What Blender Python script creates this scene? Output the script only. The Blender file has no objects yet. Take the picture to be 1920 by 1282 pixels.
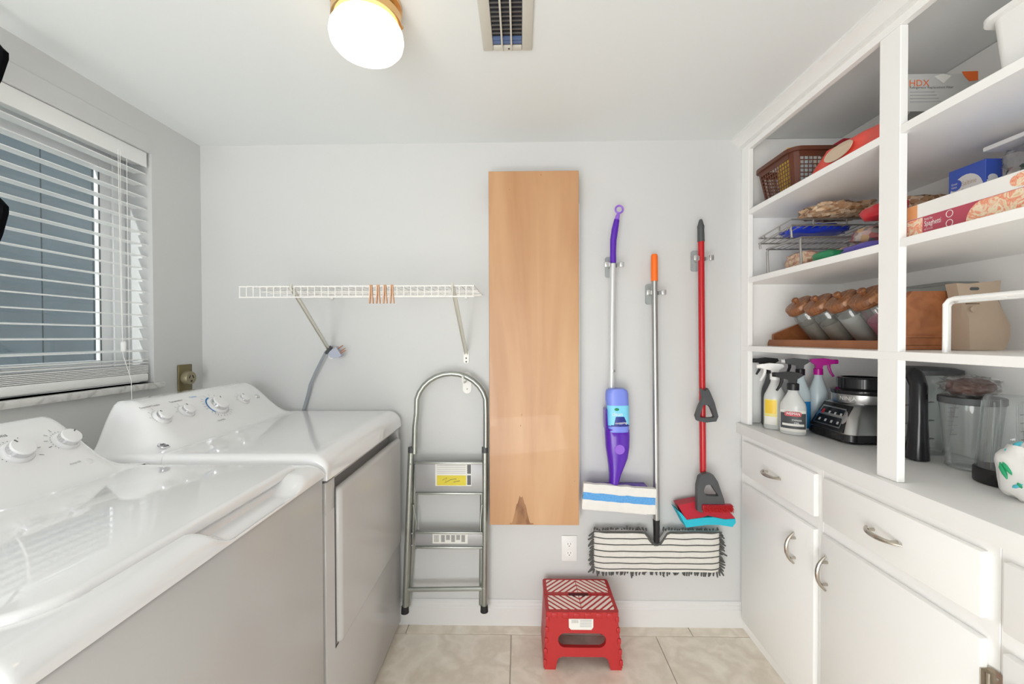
import bpy, bmesh, math, random
from mathutils import Vector, Matrix, noise
random.seed(7)
scene = bpy.context.scene
COL = scene.collection
PI = math.pi

# ------------------------------------------------------------------ camera
FPX, YAW, PIT, ROL, CZ = 775.03, .019, .0116, -.0028, 1.28
_F = Vector((-math.sin(YAW)*math.cos(PIT), math.cos(YAW)*math.cos(PIT), -math.sin(PIT)))
_R = Vector((math.cos(YAW), math.sin(YAW), 0)); _U = _R.cross(_F)
_R, _U = math.cos(ROL)*_R + math.sin(ROL)*_U, math.cos(ROL)*_U - math.sin(ROL)*_R
CAM = Vector((0, 0, CZ))
cd = bpy.data.cameras.new('camera'); cam = bpy.data.objects.new('camera', cd); COL.objects.link(cam)
cd.sensor_fit = 'HORIZONTAL'; cd.sensor_width = 36; cd.lens = FPX/1920*36; cd.clip_start = .02
M4 = Matrix((( _R.x, _U.x, -_F.x, 0), (_R.y, _U.y, -_F.y, 0), (_R.z, _U.z, -_F.z, CZ), (0, 0, 0, 1)))
cam.matrix_world = M4
scene.camera = cam

# ------------------------------------------------------------------ world, lights, exposure
wd = bpy.data.worlds.new('sky'); scene.world = wd; wd.use_nodes = True
nt = wd.node_tree; nt.nodes.clear()
wo = nt.nodes.new('ShaderNodeOutputWorld'); bg = nt.nodes.new('ShaderNodeBackground')
bg.inputs['Color'].default_value = (.93, .97, 1, 1); bg.inputs['Strength'].default_value = 2.0
nt.links.new(bg.outputs[0], wo.inputs[0])

def area(name, loc, target, sx, sy, power, color):
    l = bpy.data.lights.new(name, 'AREA'); l.shape = 'RECTANGLE'; l.size = sx; l.size_y = sy
    l.energy = power; l.color = color
    o = bpy.data.objects.new(name, l); COL.objects.link(o); o.location = loc
    o.rotation_euler = (Vector(target)-Vector(loc)).to_track_quat('-Z', 'Y').to_euler()
    return o
# the sun, then two lamps added out of view to fill the room
sun = bpy.data.lights.new('sun', 'SUN'); sun.energy = 8; sun.angle = .02; sun.color = (1, .97, .92)
so_ = bpy.data.objects.new('sun', sun); COL.objects.link(so_); so_.location = (-4, -6, 6)
so_.rotation_euler = Vector((.22, .80, -.56)).to_track_quat('-Z', 'Y').to_euler()
area('rear_fill', (-.85, -2.0, .85), (1.0, .9, 1.5), 1.1, 1.6, 43, (1, .995, .975))  # added fill lamp behind the camera, brightens the cabinets and shelves
area('low_fill', (-.35, -1.1, .15), (.3, .9, 2.0), 1.8, .5, 21, (1, .985, .955))  # added low fill lamp aimed upward, brightens ceiling and shelf undersides
vs = scene.view_settings
vs.view_transform = 'Standard'; vs.look = 'None'; vs.gamma = 1; vs.use_curve_mapping = False
vs.exposure = .0
scene.cycles.max_bounces = 14; scene.cycles.diffuse_bounces = 9; scene.cycles.transparent_max_bounces = 16

# ------------------------------------------------------------------ room constants (metres)
D, H, XL, XR = 1.835, 2.14, -1.43, 1.40      # back wall, ceiling, left wall, right wall
YB = -.7                                     # the open rear of the room
XF, XK = .97, .951                            # shelf face frame, worktop front edge
ZK = .902                                     # worktop height
S1, S2, S3 = 1.818, 1.529, 1.240              # shelf tops
XM = -.526                                    # front of the machines

def W(px, py, x=None, y=None, z=None):
    "a point of the place seen at a pixel of the 1920x1282 photograph, on a given plane"
    d = _F + _R*((px-960)/FPX) - _U*((py-641)/FPX)
    t = y/d.y if y is not None else (x/d.x if x is not None else (z-CZ)/d.z)
    return CAM + d*t

# ------------------------------------------------------------------ materials
MATS = {}
def mat(name, color, rough=.5, metal=0, bump=0, bscale=200, var=0, vscale=8, coat=0, emis=None, alpha=None, spec=.5, trans=0, ior=1.45):
    m = bpy.data.materials.new(name); m.use_nodes = True; MATS[name] = m
    n = m.node_tree.nodes; l = m.node_tree.links; p = n['Principled BSDF']
    c = tuple(color)+(1,)
    p.inputs['Base Color'].default_value = c; p.inputs['Roughness'].default_value = rough
    p.inputs['Metallic'].default_value = metal; p.inputs['Specular IOR Level'].default_value = spec
    p.inputs['Coat Weight'].default_value = coat; p.inputs['Coat Roughness'].default_value = .04
    p.inputs['IOR'].default_value = ior
    if trans: p.inputs['Transmission Weight'].default_value = trans
    if alpha is not None: p.inputs['Alpha'].default_value = alpha
    if emis: p.inputs['Emission Color'].default_value = tuple(emis[0])+(1,); p.inputs['Emission Strength'].default_value = emis[1]
    tc = n.new('ShaderNodeTexCoord')
    if var:
        t = n.new('ShaderNodeTexNoise'); t.inputs['Scale'].default_value = vscale; t.inputs['Detail'].default_value = 5
        l.new(tc.outputs['Object'], t.inputs['Vector'])
        mx = n.new('ShaderNodeMix'); mx.data_type = 'RGBA'
        mx.inputs[6].default_value = tuple(min(1, v*(1+var)) for v in color)+(1,)
        mx.inputs[7].default_value = tuple(v*(1-var) for v in color)+(1,)
        l.new(t.outputs['Fac'], mx.inputs[0]); l.new(mx.outputs[2], p.inputs['Base Color'])
    if bump:
        t = n.new('ShaderNodeTexNoise'); t.inputs['Scale'].default_value = bscale; t.inputs['Detail'].default_value = 3
        l.new(tc.outputs['Object'], t.inputs['Vector'])
        b = n.new('ShaderNodeBump'); b.inputs['Strength'].default_value = bump; b.inputs['Distance'].default_value = .002
        l.new(t.outputs['Fac'], b.inputs['Height']); l.new(b.outputs[0], p.inputs['Normal'])
    return m

def ramp_mat(name, stops, tex='noise', scale=(6, 6, 6), rough=.5, detail=6, bump=0, distort=0, coat=0, per_object=False, feature='F1', tscale=1):
    m = bpy.data.materials.new(name); m.use_nodes = True; MATS[name] = m
    n = m.node_tree.nodes; l = m.node_tree.links; p = n['Principled BSDF']
    p.inputs['Roughness'].default_value = rough; p.inputs['Coat Weight'].default_value = coat
    tc = n.new('ShaderNodeTexCoord'); mp = n.new('ShaderNodeMapping'); mp.inputs['Scale'].default_value = scale
    l.new(tc.outputs['Object'], mp.inputs[0])
    if per_object:
        oi = n.new('ShaderNodeObjectInfo'); mu = n.new('ShaderNodeMath'); mu.operation = 'MULTIPLY'; mu.inputs[1].default_value = 40
        l.new(oi.outputs['Random'], mu.inputs[0]); cb = n.new('ShaderNodeCombineXYZ')
        for i in range(3): l.new(mu.outputs[0], cb.inputs[i])
        l.new(cb.outputs[0], mp.inputs['Location'])
    if tex == 'noise':
        t = n.new('ShaderNodeTexNoise'); t.inputs['Detail'].default_value = detail; t.inputs['Scale'].default_value = tscale
        t.inputs['Distortion'].default_value = distort; out = t.outputs['Fac']
    elif tex == 'wave':
        t = n.new('ShaderNodeTexWave'); t.inputs['Distortion'].default_value = distort; t.inputs['Detail'].default_value = detail; out = t.outputs['Fac']
    else:
        t = n.new('ShaderNodeTexVoronoi'); t.feature = feature; t.inputs['Scale'].default_value = tscale
        out = t.outputs['Color'] if feature == 'F1' else t.outputs['Distance']
    l.new(mp.outputs[0], t.inputs['Vector'])
    r = n.new('ShaderNodeValToRGB'); e = r.color_ramp.elements
    while len(e) < len(stops): e.new(.5)
    for k, (pos, c) in enumerate(stops): e[k].position = pos; e[k].color = tuple(c)+(1,)
    l.new(out, r.inputs[0]); l.new(r.outputs[0], p.inputs['Base Color'])
    if bump:
        b = n.new('ShaderNodeBump'); b.inputs['Strength'].default_value = bump; b.inputs['Distance'].default_value = .003
        l.new(t.outputs['Fac'] if tex != 'voronoi' else t.outputs['Distance'], b.inputs['Height']); l.new(b.outputs[0], p.inputs['Normal'])
    return m

def clear(name, tint=(1, 1, 1), gloss=.10, rough=.03, veil=0.0, veilcol=(.8, .82, .84), edge=.6):
    "thin clear plastic or window glass: see-through, with a Fresnel sheen and a faint milky veil"
    m = bpy.data.materials.new(name); m.use_nodes = True; MATS[name] = m
    n = m.node_tree.nodes; l = m.node_tree.links; n.remove(n['Principled BSDF']); out = n['Material Output']
    tr = n.new('ShaderNodeBsdfTransparent'); tr.inputs[0].default_value = tuple(tint)+(1,)
    df = n.new('ShaderNodeBsdfDiffuse'); df.inputs[0].default_value = tuple(veilcol)+(1,)
    gl = n.new('ShaderNodeBsdfGlossy'); gl.inputs['Roughness'].default_value = rough
    lw = n.new('ShaderNodeLayerWeight'); lw.inputs[0].default_value = .25
    ma = n.new('ShaderNodeMath'); ma.operation = 'MULTIPLY_ADD'; ma.inputs[1].default_value = edge; ma.inputs[2].default_value = gloss*.4
    l.new(lw.outputs['Fresnel'], ma.inputs[0])
    m1 = n.new('ShaderNodeMixShader'); m1.inputs[0].default_value = veil
    l.new(tr.outputs[0], m1.inputs[1]); l.new(df.outputs[0], m1.inputs[2])
    m2 = n.new('ShaderNodeMixShader'); l.new(ma.outputs[0], m2.inputs[0]); l.new(m1.outputs[0], m2.inputs[1]); l.new(gl.outputs[0], m2.inputs[2])
    l.new(m2.outputs[0], out.inputs['Surface'])
    return m

mat('wall', (.63, .635, .632), .55, bump=.12, bscale=160)
mat('ceiling', (.79, .82, .825), .6, bump=.1, bscale=160)
mat('trim', (.82, .82, .81), .35)
mat('baseboard', (.72, .72, .715), .4)
mat('cabinet', (.92, .92, .91), .32, bump=.03, bscale=60)
mat('worktop', (.87, .87, .86), .28)
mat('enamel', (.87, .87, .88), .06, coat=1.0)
mat('shaded_enamel', (.56, .55, .54), .22)  # white enamel with the shade of the machine fronts darkened into its colour
mat('seam', (.10, .10, .10), .6)
mat('knob_white', (.84, .84, .85), .18, coat=.3)
mat('chrome', (.75, .75, .77), .10, metal=1)
mat('print_grey', (.12, .12, .13), .5)
mat('print_light', (.45, .45, .47), .5)
mat('print_blue', (.06, .36, .75), .4)
mat('black', (.012, .012, .014), .4)
mat('matt_black', (.002, .002, .003), .9, spec=.1)
mat('black_gloss', (.015, .015, .017), .14)
mat('charcoal', (.075, .08, .085), .45)
mat('white', (.86, .86, .85), .4)
mat('white_wire', (.84, .83, .80), .35)
mat('cream_metal', (.62, .61, .55), .4)
mat('galv', (.40, .42, .39), .36, metal=.85, var=.18, vscale=14)
mat('alu', (.62, .62, .61), .32, metal=.9)
mat('alu_dark', (.46, .46, .45), .35, metal=.85)
mat('pole_white', (.70, .71, .72), .3, metal=.3)
mat('step_grey', (.42, .42, .43), .4, metal=.35)
mat('nickel', (.52, .48, .42), .25, metal=1)
mat('wire_grey', (.42, .41, .39), .32, metal=.8)
mat('brass', (.80, .52, .24), .2, metal=1)
mat('purple', (.10, .015, .42), .25, coat=.2)
mat('purple_light', (.30, .13, .68), .3)
mat('periwinkle', (.20, .27, .80), .35)
mat('sky_label', (.22, .66, .90), .4)
mat('navy', (.02, .03, .25), .4)
mat('orange', (.93, .17, .015), .35)
mat('red_pole', (.50, .016, .022), .22)
mat('red_plastic', (.62, .035, .03), .35)
mat('red_dark', (.45, .012, .03), .4)
mat('cyan_sponge', (.03, .48, .62), .9, bump=.5, bscale=300)
mat('chenille', (.10, .10, .095), .95, bump=.4, bscale=400)
mat('mop_white', (.72, .70, .66), .95, bump=.6, bscale=260, var=.08, vscale=60)
mat('pad_white', (.78, .76, .73), .95, bump=.5, bscale=220, var=.06, vscale=50)
mat('pad_blue', (.12, .36, .72), .9, var=.35, vscale=160)
mat('stool_red', (.47, .028, .03), .45)
mat('stool_pale', (.90, .78, .72), .6)
mat('slot_dark', (.08, .008, .01), .8)
mat('paper', (.80, .79, .75), .6)
mat('paper_print', (.34, .34, .33), .6)
mat('yellow_label', (.72, .60, .05), .5)
mat('bronze', (.20, .165, .085), .35, metal=.6, var=.15, vscale=30)
mat('bronze_light', (.33, .29, .19), .4, metal=.4)
mat('cord_grey', (.30, .32, .35), .45)
mat('plug_grey', (.42, .45, .55), .4)
mat('copper', (.55, .22, .10), .3, metal=.9)
mat('clothespin', (.62, .36, .22), .5)
mat('vent_cream', (.62, .60, .54), .4)
mat('vent_dark', (.02, .02, .025), .8)
mat('vent_blade', (.22, .22, .22), .35, metal=.6)
mat('vent_blue', (.10, .16, .32), .5)
mat('grout', (.46, .43, .38), .9)
mat('blind', (.90, .91, .90), .35)
mat('vinyl', (.82, .83, .84), .3)
mat('cord_white', (.85, .85, .83), .6)
mat('rubber', (.02, .02, .022), .7)
mat('fence', (.068, .088, .096), .7, var=.25, vscale=3, bump=.2, bscale=40)
mat('fence_post', (.16, .19, .21), .7)
mat('ground', (.70, .70, .67), .95, var=.4, vscale=5)
mat('leaf', (.15, .21, .10), .55, var=.4, vscale=30)
mat('stem', (.10, .07, .04), .8)
mat('basket_brown', (.115, .035, .018), .35)
mat('coral', (.80, .085, .06), .35, bump=.25, bscale=25)
mat('beige', (.62, .49, .36), .5)
mat('kraft', (.47, .37, .28), .75, var=.08, vscale=20)
mat('choc', (.12, .045, .03), .5, var=.4, vscale=40)
mat('yellow', (.85, .58, .06), .4)
mat('label_lime', (.80, .72, .25), .4)
mat('green', (.02, .25, .10), .4)
mat('blue_bag', (.015, .05, .60), .25, bump=.3, bscale=30)
mat('violet_bag', (.10, .08, .38), .3, bump=.3, bscale=30)
mat('red_bag', (.55, .02, .03), .3, bump=.3, bscale=30)
mat('cracker_blue', (.055, .12, .55), .35)
mat('cookie_blue', (.01, .16, .65), .3)
mat('box_white', (.82, .81, .79), .45)
mat('pasta_red', (.45, .07, .11), .4)
mat('pasta_orange', (.72, .33, .14), .5)
mat('hdx_grey', (.58, .58, .57), .35)
mat('hdx_orange', (.88, .16, .015), .4)
mat('envelope', (.74, .58, .33), .6)
mat('magenta', (.50, .006, .30), .25)
mat('blue_liquid', (.015, .22, .55), .15)
mat('cleaner_clear', (.62, .63, .62), .25)
mat('bottle_milky', (.60, .70, .74), .25)
mat('steel', (.48, .48, .48), .30, metal=1)
mat('panel_black', (.008, .012, .018), .12)
mat('panel_edge', (.45, .45, .46), .25, metal=1)
mat('leaf_print', (.02, .38, .16), .4)
mat('aqua_print', (.10, .55, .68), .4)
mat('sugar', (.62, .63, .60), .6)
mat('oats', (.40, .37, .31), .7, var=.2, vscale=60)
mat('pinkwrap', (.72, .16, .30), .4, var=.3, vscale=90)
mat('lamp_glass', (.9, .85, .75), .25, emis=((1, .82, .60), 1.9))
clear('pane_glass', (.93, .96, .97), .10, .01)
clear('clear_plastic', (.93, .95, .95), .12, .04, .05)
clear('jar_glass', (.86, .89, .88), .15, .03, .10)
clear('film', (.96, .96, .96), .15, .12, .05, edge=.45)
ramp_mat('tile', [(.25, (.66, .58, .475)), (.42, (.87, .795, .695)), (.50, (.75, .675, .57)), (.60, (.90, .84, .745)), (.72, (.80, .735, .635)), (.85, (.92, .88, .81))], scale=(5.5, 5.5, 5.5), rough=.30, detail=12, distort=.2, per_object=True)
ramp_mat('marble', [(.3, (.50, .50, .48)), (.5, (.72, .72, .70)), (.7, (.78, .78, .76))], scale=(14, 14, 14), rough=.25, distort=2.5)
ramp_mat('maple', [(.30, (.46, .235, .108)), (.5, (.555, .312, .155)), (.7, (.62, .375, .20))], scale=(7, 7, .9), rough=.38, detail=7, distort=.5, bump=.03, coat=.15)
ramp_mat('lid_wood', [(.25, (.10, .035, .014)), (.42, (.30, .12, .048)), (.5, (.16, .055, .02)), (.6, (.42, .19, .08)), (.8, (.24, .09, .033))], scale=(22, 70, 22), rough=.38, distort=1.2)
ramp_mat('rack_wood', [(.25, (.26, .085, .03)), (.6, (.39, .145, .055)), (.85, (.46, .185, .075))], scale=(20, 5, 26), rough=.4, distort=.8)
ramp_mat('marble_seam', [(0, (.5, .5, .5)), (1, (.5, .5, .5))])
ramp_mat('nuts', [(.1, (.16, .07, .03)), (.35, (.42, .23, .12)), (.6, (.60, .42, .27)), (.85, (.70, .56, .42))], tex='voronoi', scale=(75, 75, 75), rough=.45, bump=.7)
ramp_mat('noodles', [(.2, (.55, .30, .20)), (.5, (.70, .45, .33)), (.8, (.80, .62, .45))], tex='voronoi', scale=(60, 90, 90), rough=.5, bump=.6)
ramp_mat('mixed_bag', [(.1, (.03, .03, .03)), (.35, (.32, .30, .28)), (.5, (.45, .05, .05)), (.65, (.60, .58, .55)), (.85, (.60, .30, .06))], tex='voronoi', scale=(28, 40, 40), rough=.3, bump=.2)
ramp_mat('pasta_print', [(.25, (.70, .45, .22)), (.42, (.85, .74, .55)), (.55, (.80, .25, .14)), (.7, (.88, .66, .48))], scale=(30, 42, 42), rough=.45, detail=4, distort=2)
ramp_mat('veg_print', [(.2, (.02, .10, .04)), (.4, (.08, .25, .08)), (.55, (.50, .05, .03)), (.7, (.6, .58, .52)), (.9, (.05, .15, .08))], tex='voronoi', scale=(45, 45, 45), rough=.3)
ramp_mat('brown_stain', [(.3, (.17, .065, .02)), (.62, (.40, .20, .085))], scale=(30, 30, 12), rough=.45)

# ------------------------------------------------------------------ mesh builder
class MB:
    def __init__(s, T=None): s.v = []; s.f = []; s.T = T or Matrix()
    def add(s, vs, fs):
        o = len(s.v); T = s.T
        s.v += [T @ Vector(p) for p in vs]; s.f += [tuple(i+o for i in f) for f in fs]; return s
    def box(s, a, b, bev=0, seg=2):
        a = Vector(a); b = Vector(b); lo = Vector(map(min, a, b)); hi = Vector(map(max, a, b))
        if not bev:
            P = [(x, y, z) for x in (lo.x, hi.x) for y in (lo.y, hi.y) for z in (lo.z, hi.z)]
            return s.add(P, [(0, 1, 3, 2), (4, 6, 7, 5), (0, 4, 5, 1), (2, 3, 7, 6), (0, 2, 6, 4), (1, 5, 7, 3)])
        bm = bmesh.new(); bmesh.ops.create_cube(bm, size=1)
        c = (lo+hi)/2; d = hi-lo
        for v in bm.verts: v.co = Vector((c.x+v.co.x*d.x, c.y+v.co.y*d.y, c.z+v.co.z*d.z))
        bmesh.ops.bevel(bm, geom=bm.edges[:], offset=min(bev, min(d)*.49), segments=seg, affect='EDGES', profile=.5)
        bm.verts.index_update()
        s.add([v.co.copy() for v in bm.verts], [[v.index for v in f.verts] for f in bm.faces]); bm.free(); return s
    def tube(s, pts, r, n=8, closed=False, flat=1):
        pts = [Vector(p) for p in pts]; k = len(pts); vs = []; fs = []
        rs = r if isinstance(r, (list, tuple)) else [r]*k
        up = None
        for i, p in enumerate(pts):
            a = pts[i-1] if (i or closed) else p; b = pts[(i+1) % k] if (i < k-1 or closed) else p
            t = (b-a).normalized()
            if up is None:
                up = Vector((0, 0, 1)) if abs(t.z) < .9 else Vector((1, 0, 0))
            u = (up - t*up.dot(t)).normalized(); w = t.cross(u); up = u
            for j in range(n):
                an = 2*PI*j/n; vs.append(p+(u*math.cos(an)*flat+w*math.sin(an))*rs[i])
        m = k if closed else k-1
        for i in range(m):
            for j in range(n):
                a = i*n+j; b = i*n+(j+1) % n; c = ((i+1) % k)*n+(j+1) % n; d = ((i+1) % k)*n+j
                fs.append((a, b, c, d))
        if not closed: fs += [tuple(range(n))[::-1], tuple(range((k-1)*n, k*n))]
        return s.add(vs, fs)
    def cyl(s, a, b, r, r2=None, n=20): return s.tube([a, b], [r, r if r2 is None else r2], n)
    def lathe(s, prof, n=28, c=(0, 0, 0), capb=True, capt=True):
        vs = []; fs = []; c = Vector(c)
        for (r, z) in prof:
            for j in range(n):
                a = 2*PI*j/n; vs.append(c+Vector((r*math.cos(a), r*math.sin(a), z)))
        for i in range(len(prof)-1):
            for j in range(n): fs.append((i*n+j, i*n+(j+1) % n, (i+1)*n+(j+1) % n, (i+1)*n+j))
        if capb: fs.append(tuple(range(n))[::-1])
        if capt: fs.append(tuple(range((len(prof)-1)*n, len(prof)*n)))
        return s.add(vs, fs)
    def loft(s, rings, cap=True):
        "rings: lists of points of equal length"
        n = len(rings[0]); vs = [p for r in rings for p in r]; fs = []
        for i in range(len(rings)-1):
            for j in range(n): fs.append((i*n+j, i*n+(j+1) % n, (i+1)*n+(j+1) % n, (i+1)*n+j))
        if cap: fs += [tuple(range(n))[::-1], tuple(range((len(rings)-1)*n, len(rings)*n))]
        return s.add(vs, fs)
    def prism(s, poly, o, u, v, w):
        "a 2-D outline in the plane o+u*a+v*b, thickened by the vector w"
        o = Vector(o); u = Vector(u); v = Vector(v); w = Vector(w)
        p = [o+u*a+v*b for a, b in poly]; return s.loft([p, [q+w for q in p]])
    def ring_prism(s, outer, inner, o, u, v, w):
        "an outline with one hole, both given with the same number of points"
        o = Vector(o); u = Vector(u); v = Vector(v); w = Vector(w); n = len(outer)
        A = [o+u*a+v*b for a, b in outer]; B = [o+u*a+v*b for a, b in inner]
        vs = A+B+[p+w for p in A]+[p+w for p in B]; fs = []
        for j in range(n):
            k = (j+1) % n
            fs += [(j, n+j, n+k, k), (2*n+j, 2*n+k, 3*n+k, 3*n+j), (j, k, 2*n+k, 2*n+j), (n+j, 3*n+j, 3*n+k, n+k)]
        return s.add(vs, fs)
    def grid(s, fn, nu, nv):
        vs = [fn(i/nu, j/nv) for i in range(nu+1) for j in range(nv+1)]
        fs = [(i*(nv+1)+j, (i+1)*(nv+1)+j, (i+1)*(nv+1)+j+1, i*(nv+1)+j+1) for i in range(nu) for j in range(nv)]
        return s.add(vs, fs)
    def ball(s, c, r, nu=16, nv=10, lump=0, seed=0, power=1, freq=6):
        c = Vector(c); r = Vector(r) if not isinstance(r, (int, float)) else Vector((r, r, r)); vs = []; fs = []
        sg = lambda t: math.copysign(abs(t)**power, t)
        for i in range(1, nv):
            th = PI*i/nv
            for j in range(nu):
                ph = 2*PI*j/nu
                d = Vector((sg(math.sin(th))*sg(math.cos(ph)), sg(math.sin(th))*sg(math.sin(ph)), sg(math.cos(th))))
                k = 1+lump*noise.noise(d*freq*.5+Vector((seed, seed*1.7, 0)))
                vs.append(c+Vector((d.x*r.x, d.y*r.y, d.z*r.z))*k)
        vs += [c+Vector((0, 0, r.z)), c-Vector((0, 0, r.z))]; a = len(vs)-2
        for i in range(nv-2):
            for j in range(nu): fs.append((i*nu+j, i*nu+nu+j, i*nu+nu+(j+1) % nu, i*nu+(j+1) % nu))
        for j in range(nu):
            fs.append((a, j, (j+1) % nu)); fs.append((a+1, (nv-2)*nu+(j+1) % nu, (nv-2)*nu+j))
        return s.add(vs, fs)
    def text(s, string, size, o, u, v, align='LEFT', depth=0, sx=1):
        cu = bpy.data.curves.new('t', 'FONT'); cu.body = string; cu.size = 1; cu.align_x = align; cu.resolution_u = 2
        ob = bpy.data.objects.new('t', cu); COL.objects.link(ob)
        me = bpy.data.meshes.new_from_object(ob.evaluated_get(bpy.context.evaluated_depsgraph_get()))
        o = Vector(o); u = Vector(u).normalized(); v = Vector(v).normalized()
        s.add([o+u*(p.co.x*size*sx)+v*(p.co.y*size) for p in me.vertices], [tuple(f.vertices) for f in me.polygons])
        bpy.data.objects.remove(ob); bpy.data.curves.remove(cu); bpy.data.meshes.remove(me); return s
    def build(s, name, m, parent=None, smooth=35, label=None, kind=None):
        org = ORG[parent.name] if parent else None
        if org is None:
            xs = [p.x for p in s.v]; ys = [p.y for p in s.v]; zs = [p.z for p in s.v]
            org = Vector(((min(xs)+max(xs))/2, (min(ys)+max(ys))/2, min(zs)))
        me = bpy.data.meshes.new(name); me.from_pydata([p-org for p in s.v], [], s.f); me.update()
        bm = bmesh.new(); bm.from_mesh(me); bmesh.ops.recalc_face_normals(bm, faces=bm.faces[:]); bm.to_mesh(me); bm.free()
        if smooth:
            for p in me.polygons: p.use_smooth = True
            me.set_sharp_from_angle(angle=math.radians(smooth))
        me.materials.append(MATS[m])
        o = bpy.data.objects.new(name, me); COL.objects.link(o)
        if parent: o.parent = parent
        else: o.location = org
        ORG[o.name] = org
        if label: o['label'] = label
        if kind: o['kind'] = kind
        return o
ORG = {}
def tag(o, label, cat, group=None):
    o['label'] = label; o['category'] = cat
    if group: o['group'] = group
    return o
def thing(name, label, cat, loc, group=None):
    o = bpy.data.objects.new(name, None); COL.objects.link(o); o.location = loc; o.empty_display_size = .05
    ORG[o.name] = Vector(loc); return tag(o, label, cat, group)
def struct(name, loc=None, mb=None, m=None, smooth=0):
    if mb: o = mb.build(name, m, None, smooth)
    else:
        o = bpy.data.objects.new(name, None); COL.objects.link(o); o.location = loc; ORG[o.name] = Vector(loc)
    o['kind'] = 'structure'; return o
def copy_tree(o, dloc, label=None, parent=None):
    c = o.copy(); COL.objects.link(c)
    if parent: c.parent = parent
    else:
        c.location = o.location+Vector(dloc); ORG[c.name] = Vector(c.location)
        if label: c['label'] = label
    for ch in list(o.children): copy_tree(ch, (0, 0, 0), None, c)
    return c
def sm(t): t = max(0, min(1, t)); return t*t*(3-2*t)
def rrect(x0, x1, y0, y1, r, n=6):
    "a rounded rectangle; r may be four radii from the corner x1,y1 counter-clockwise"
    rs = r if isinstance(r, (list, tuple)) else [r]*4; P = []
    for k, (cx, cy, sx, sy) in enumerate(((x1, y1, -1, -1), (x0, y1, 1, -1), (x0, y0, 1, 1), (x1, y0, -1, 1))):
        q = rs[k]
        for i in range(n+1):
            a = PI/2*k+PI/2*i/n; P.append((cx+sx*q+q*math.cos(a), cy+sy*q+q*math.sin(a)))
    return P
def frame_from(z, xhint=(0, 1, 0)):
    "rotation whose local z is the given direction and whose local x follows the hint"
    z = Vector(z).normalized(); x = Vector(xhint); x = (x-z*x.dot(z)).normalized(); y = z.cross(x)
    return Matrix((x, y, z)).transposed().to_4x4()
def at(p, R=None): return Matrix.Translation(p) @ (R or Matrix())
# ================================================================== THE SETTING
gb = MB().box((XL-.15, -4.2, -.06), (XR+.1, D+.12, -.004))
floor = struct('floor', mb=gb, m='grout')
TW, TD, GAP = .618, .305, .0035
def tile_mesh(x0, x1, y0, y1):
    return MB().box((x0+GAP/2, y0+GAP/2, -.006), (x1-GAP/2, y1-GAP/2, 0), .0012, 1)
rows = 9
for r in range(rows):
    y1 = 1.765+.305-TD*r; y0 = y1-TD; y1c = min(y1, D)
    off = (.12 if r % 2 == 0 else -.04)
    x = off-TW*3
    while x < XR:
        a = max(x, XL); b = min(x+TW, XR)
        if b-a > .02 and y0 > YB-.2: tile_mesh(a, b, max(y0, YB), y1c).build('tile', 'tile', floor, 0)
        x += TW
struct('ceiling', mb=MB().box((XL-.15, -4.2, H), (XR+.1, D+.12, H+.1)), m='ceiling')
struct('wall_back', mb=MB().box((XL-.15, D, 0), (XR+.1, D+.12, H)), m='wall')
struct('wall_right', mb=MB().box((XR, YB, 0), (XR+.1, D, H)), m='wall')
struct('wall_rear', mb=MB().box((.56, YB-.1, 0), (XR+.1, YB, H)).box((XL-.15, YB-.1, 2.06), (.56, YB, H)), m='wall')
# left wall with the window opening
WY0, WY1, WZ0, WZ1 = .30, 1.588, 1.108, 1.996
WX = XL-.13
wl = MB()
wl.box((XL-.15, -4.2, 0), (XL, D, WZ0)).box((XL-.15, -4.2, WZ1), (XL, D, H)).box((XL-.15, -4.2, WZ0), (XL, WY0, WZ1)).box((XL-.15, WY1, WZ0), (XL, D, WZ1))
struct('wall_left', mb=wl, m='wall')
# baseboard along the back wall: plain board, stepped cap
bb = MB()
prof = [(0, 0), (.016, 0), (.016, .078), (.0135, .082), (.0135, .090), (.009, .097), (.009, .103), (.004, .110), (0, .110)]
bb.loft([[Vector((x, D-a, b)) for a, b in prof] for x in (XL, .985)])
struct('baseboard_back', mb=bb, m='baseboard')
# crown strip where the shelf unit meets the ceiling
cr = MB()
cp = [(0, H), (-.042, H), (-.042, H-.010), (-.034, H-.014), (-.020, H-.024), (-.012, H-.036), (-.012, H-.046), (0, H-.046)]
cr.loft([[Vector((XF+a, y, z)) for a, z in cp] for y in (.15, D)])
struct('trim_1', mb=cr, m='trim', smooth=25)

struct('trim_2', mb=MB().box((XL-.001, WY0-.05, WZ1+.0005), (XL+.003, WY1-.012, WZ1+.062), .001, 1), m='wall')
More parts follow.
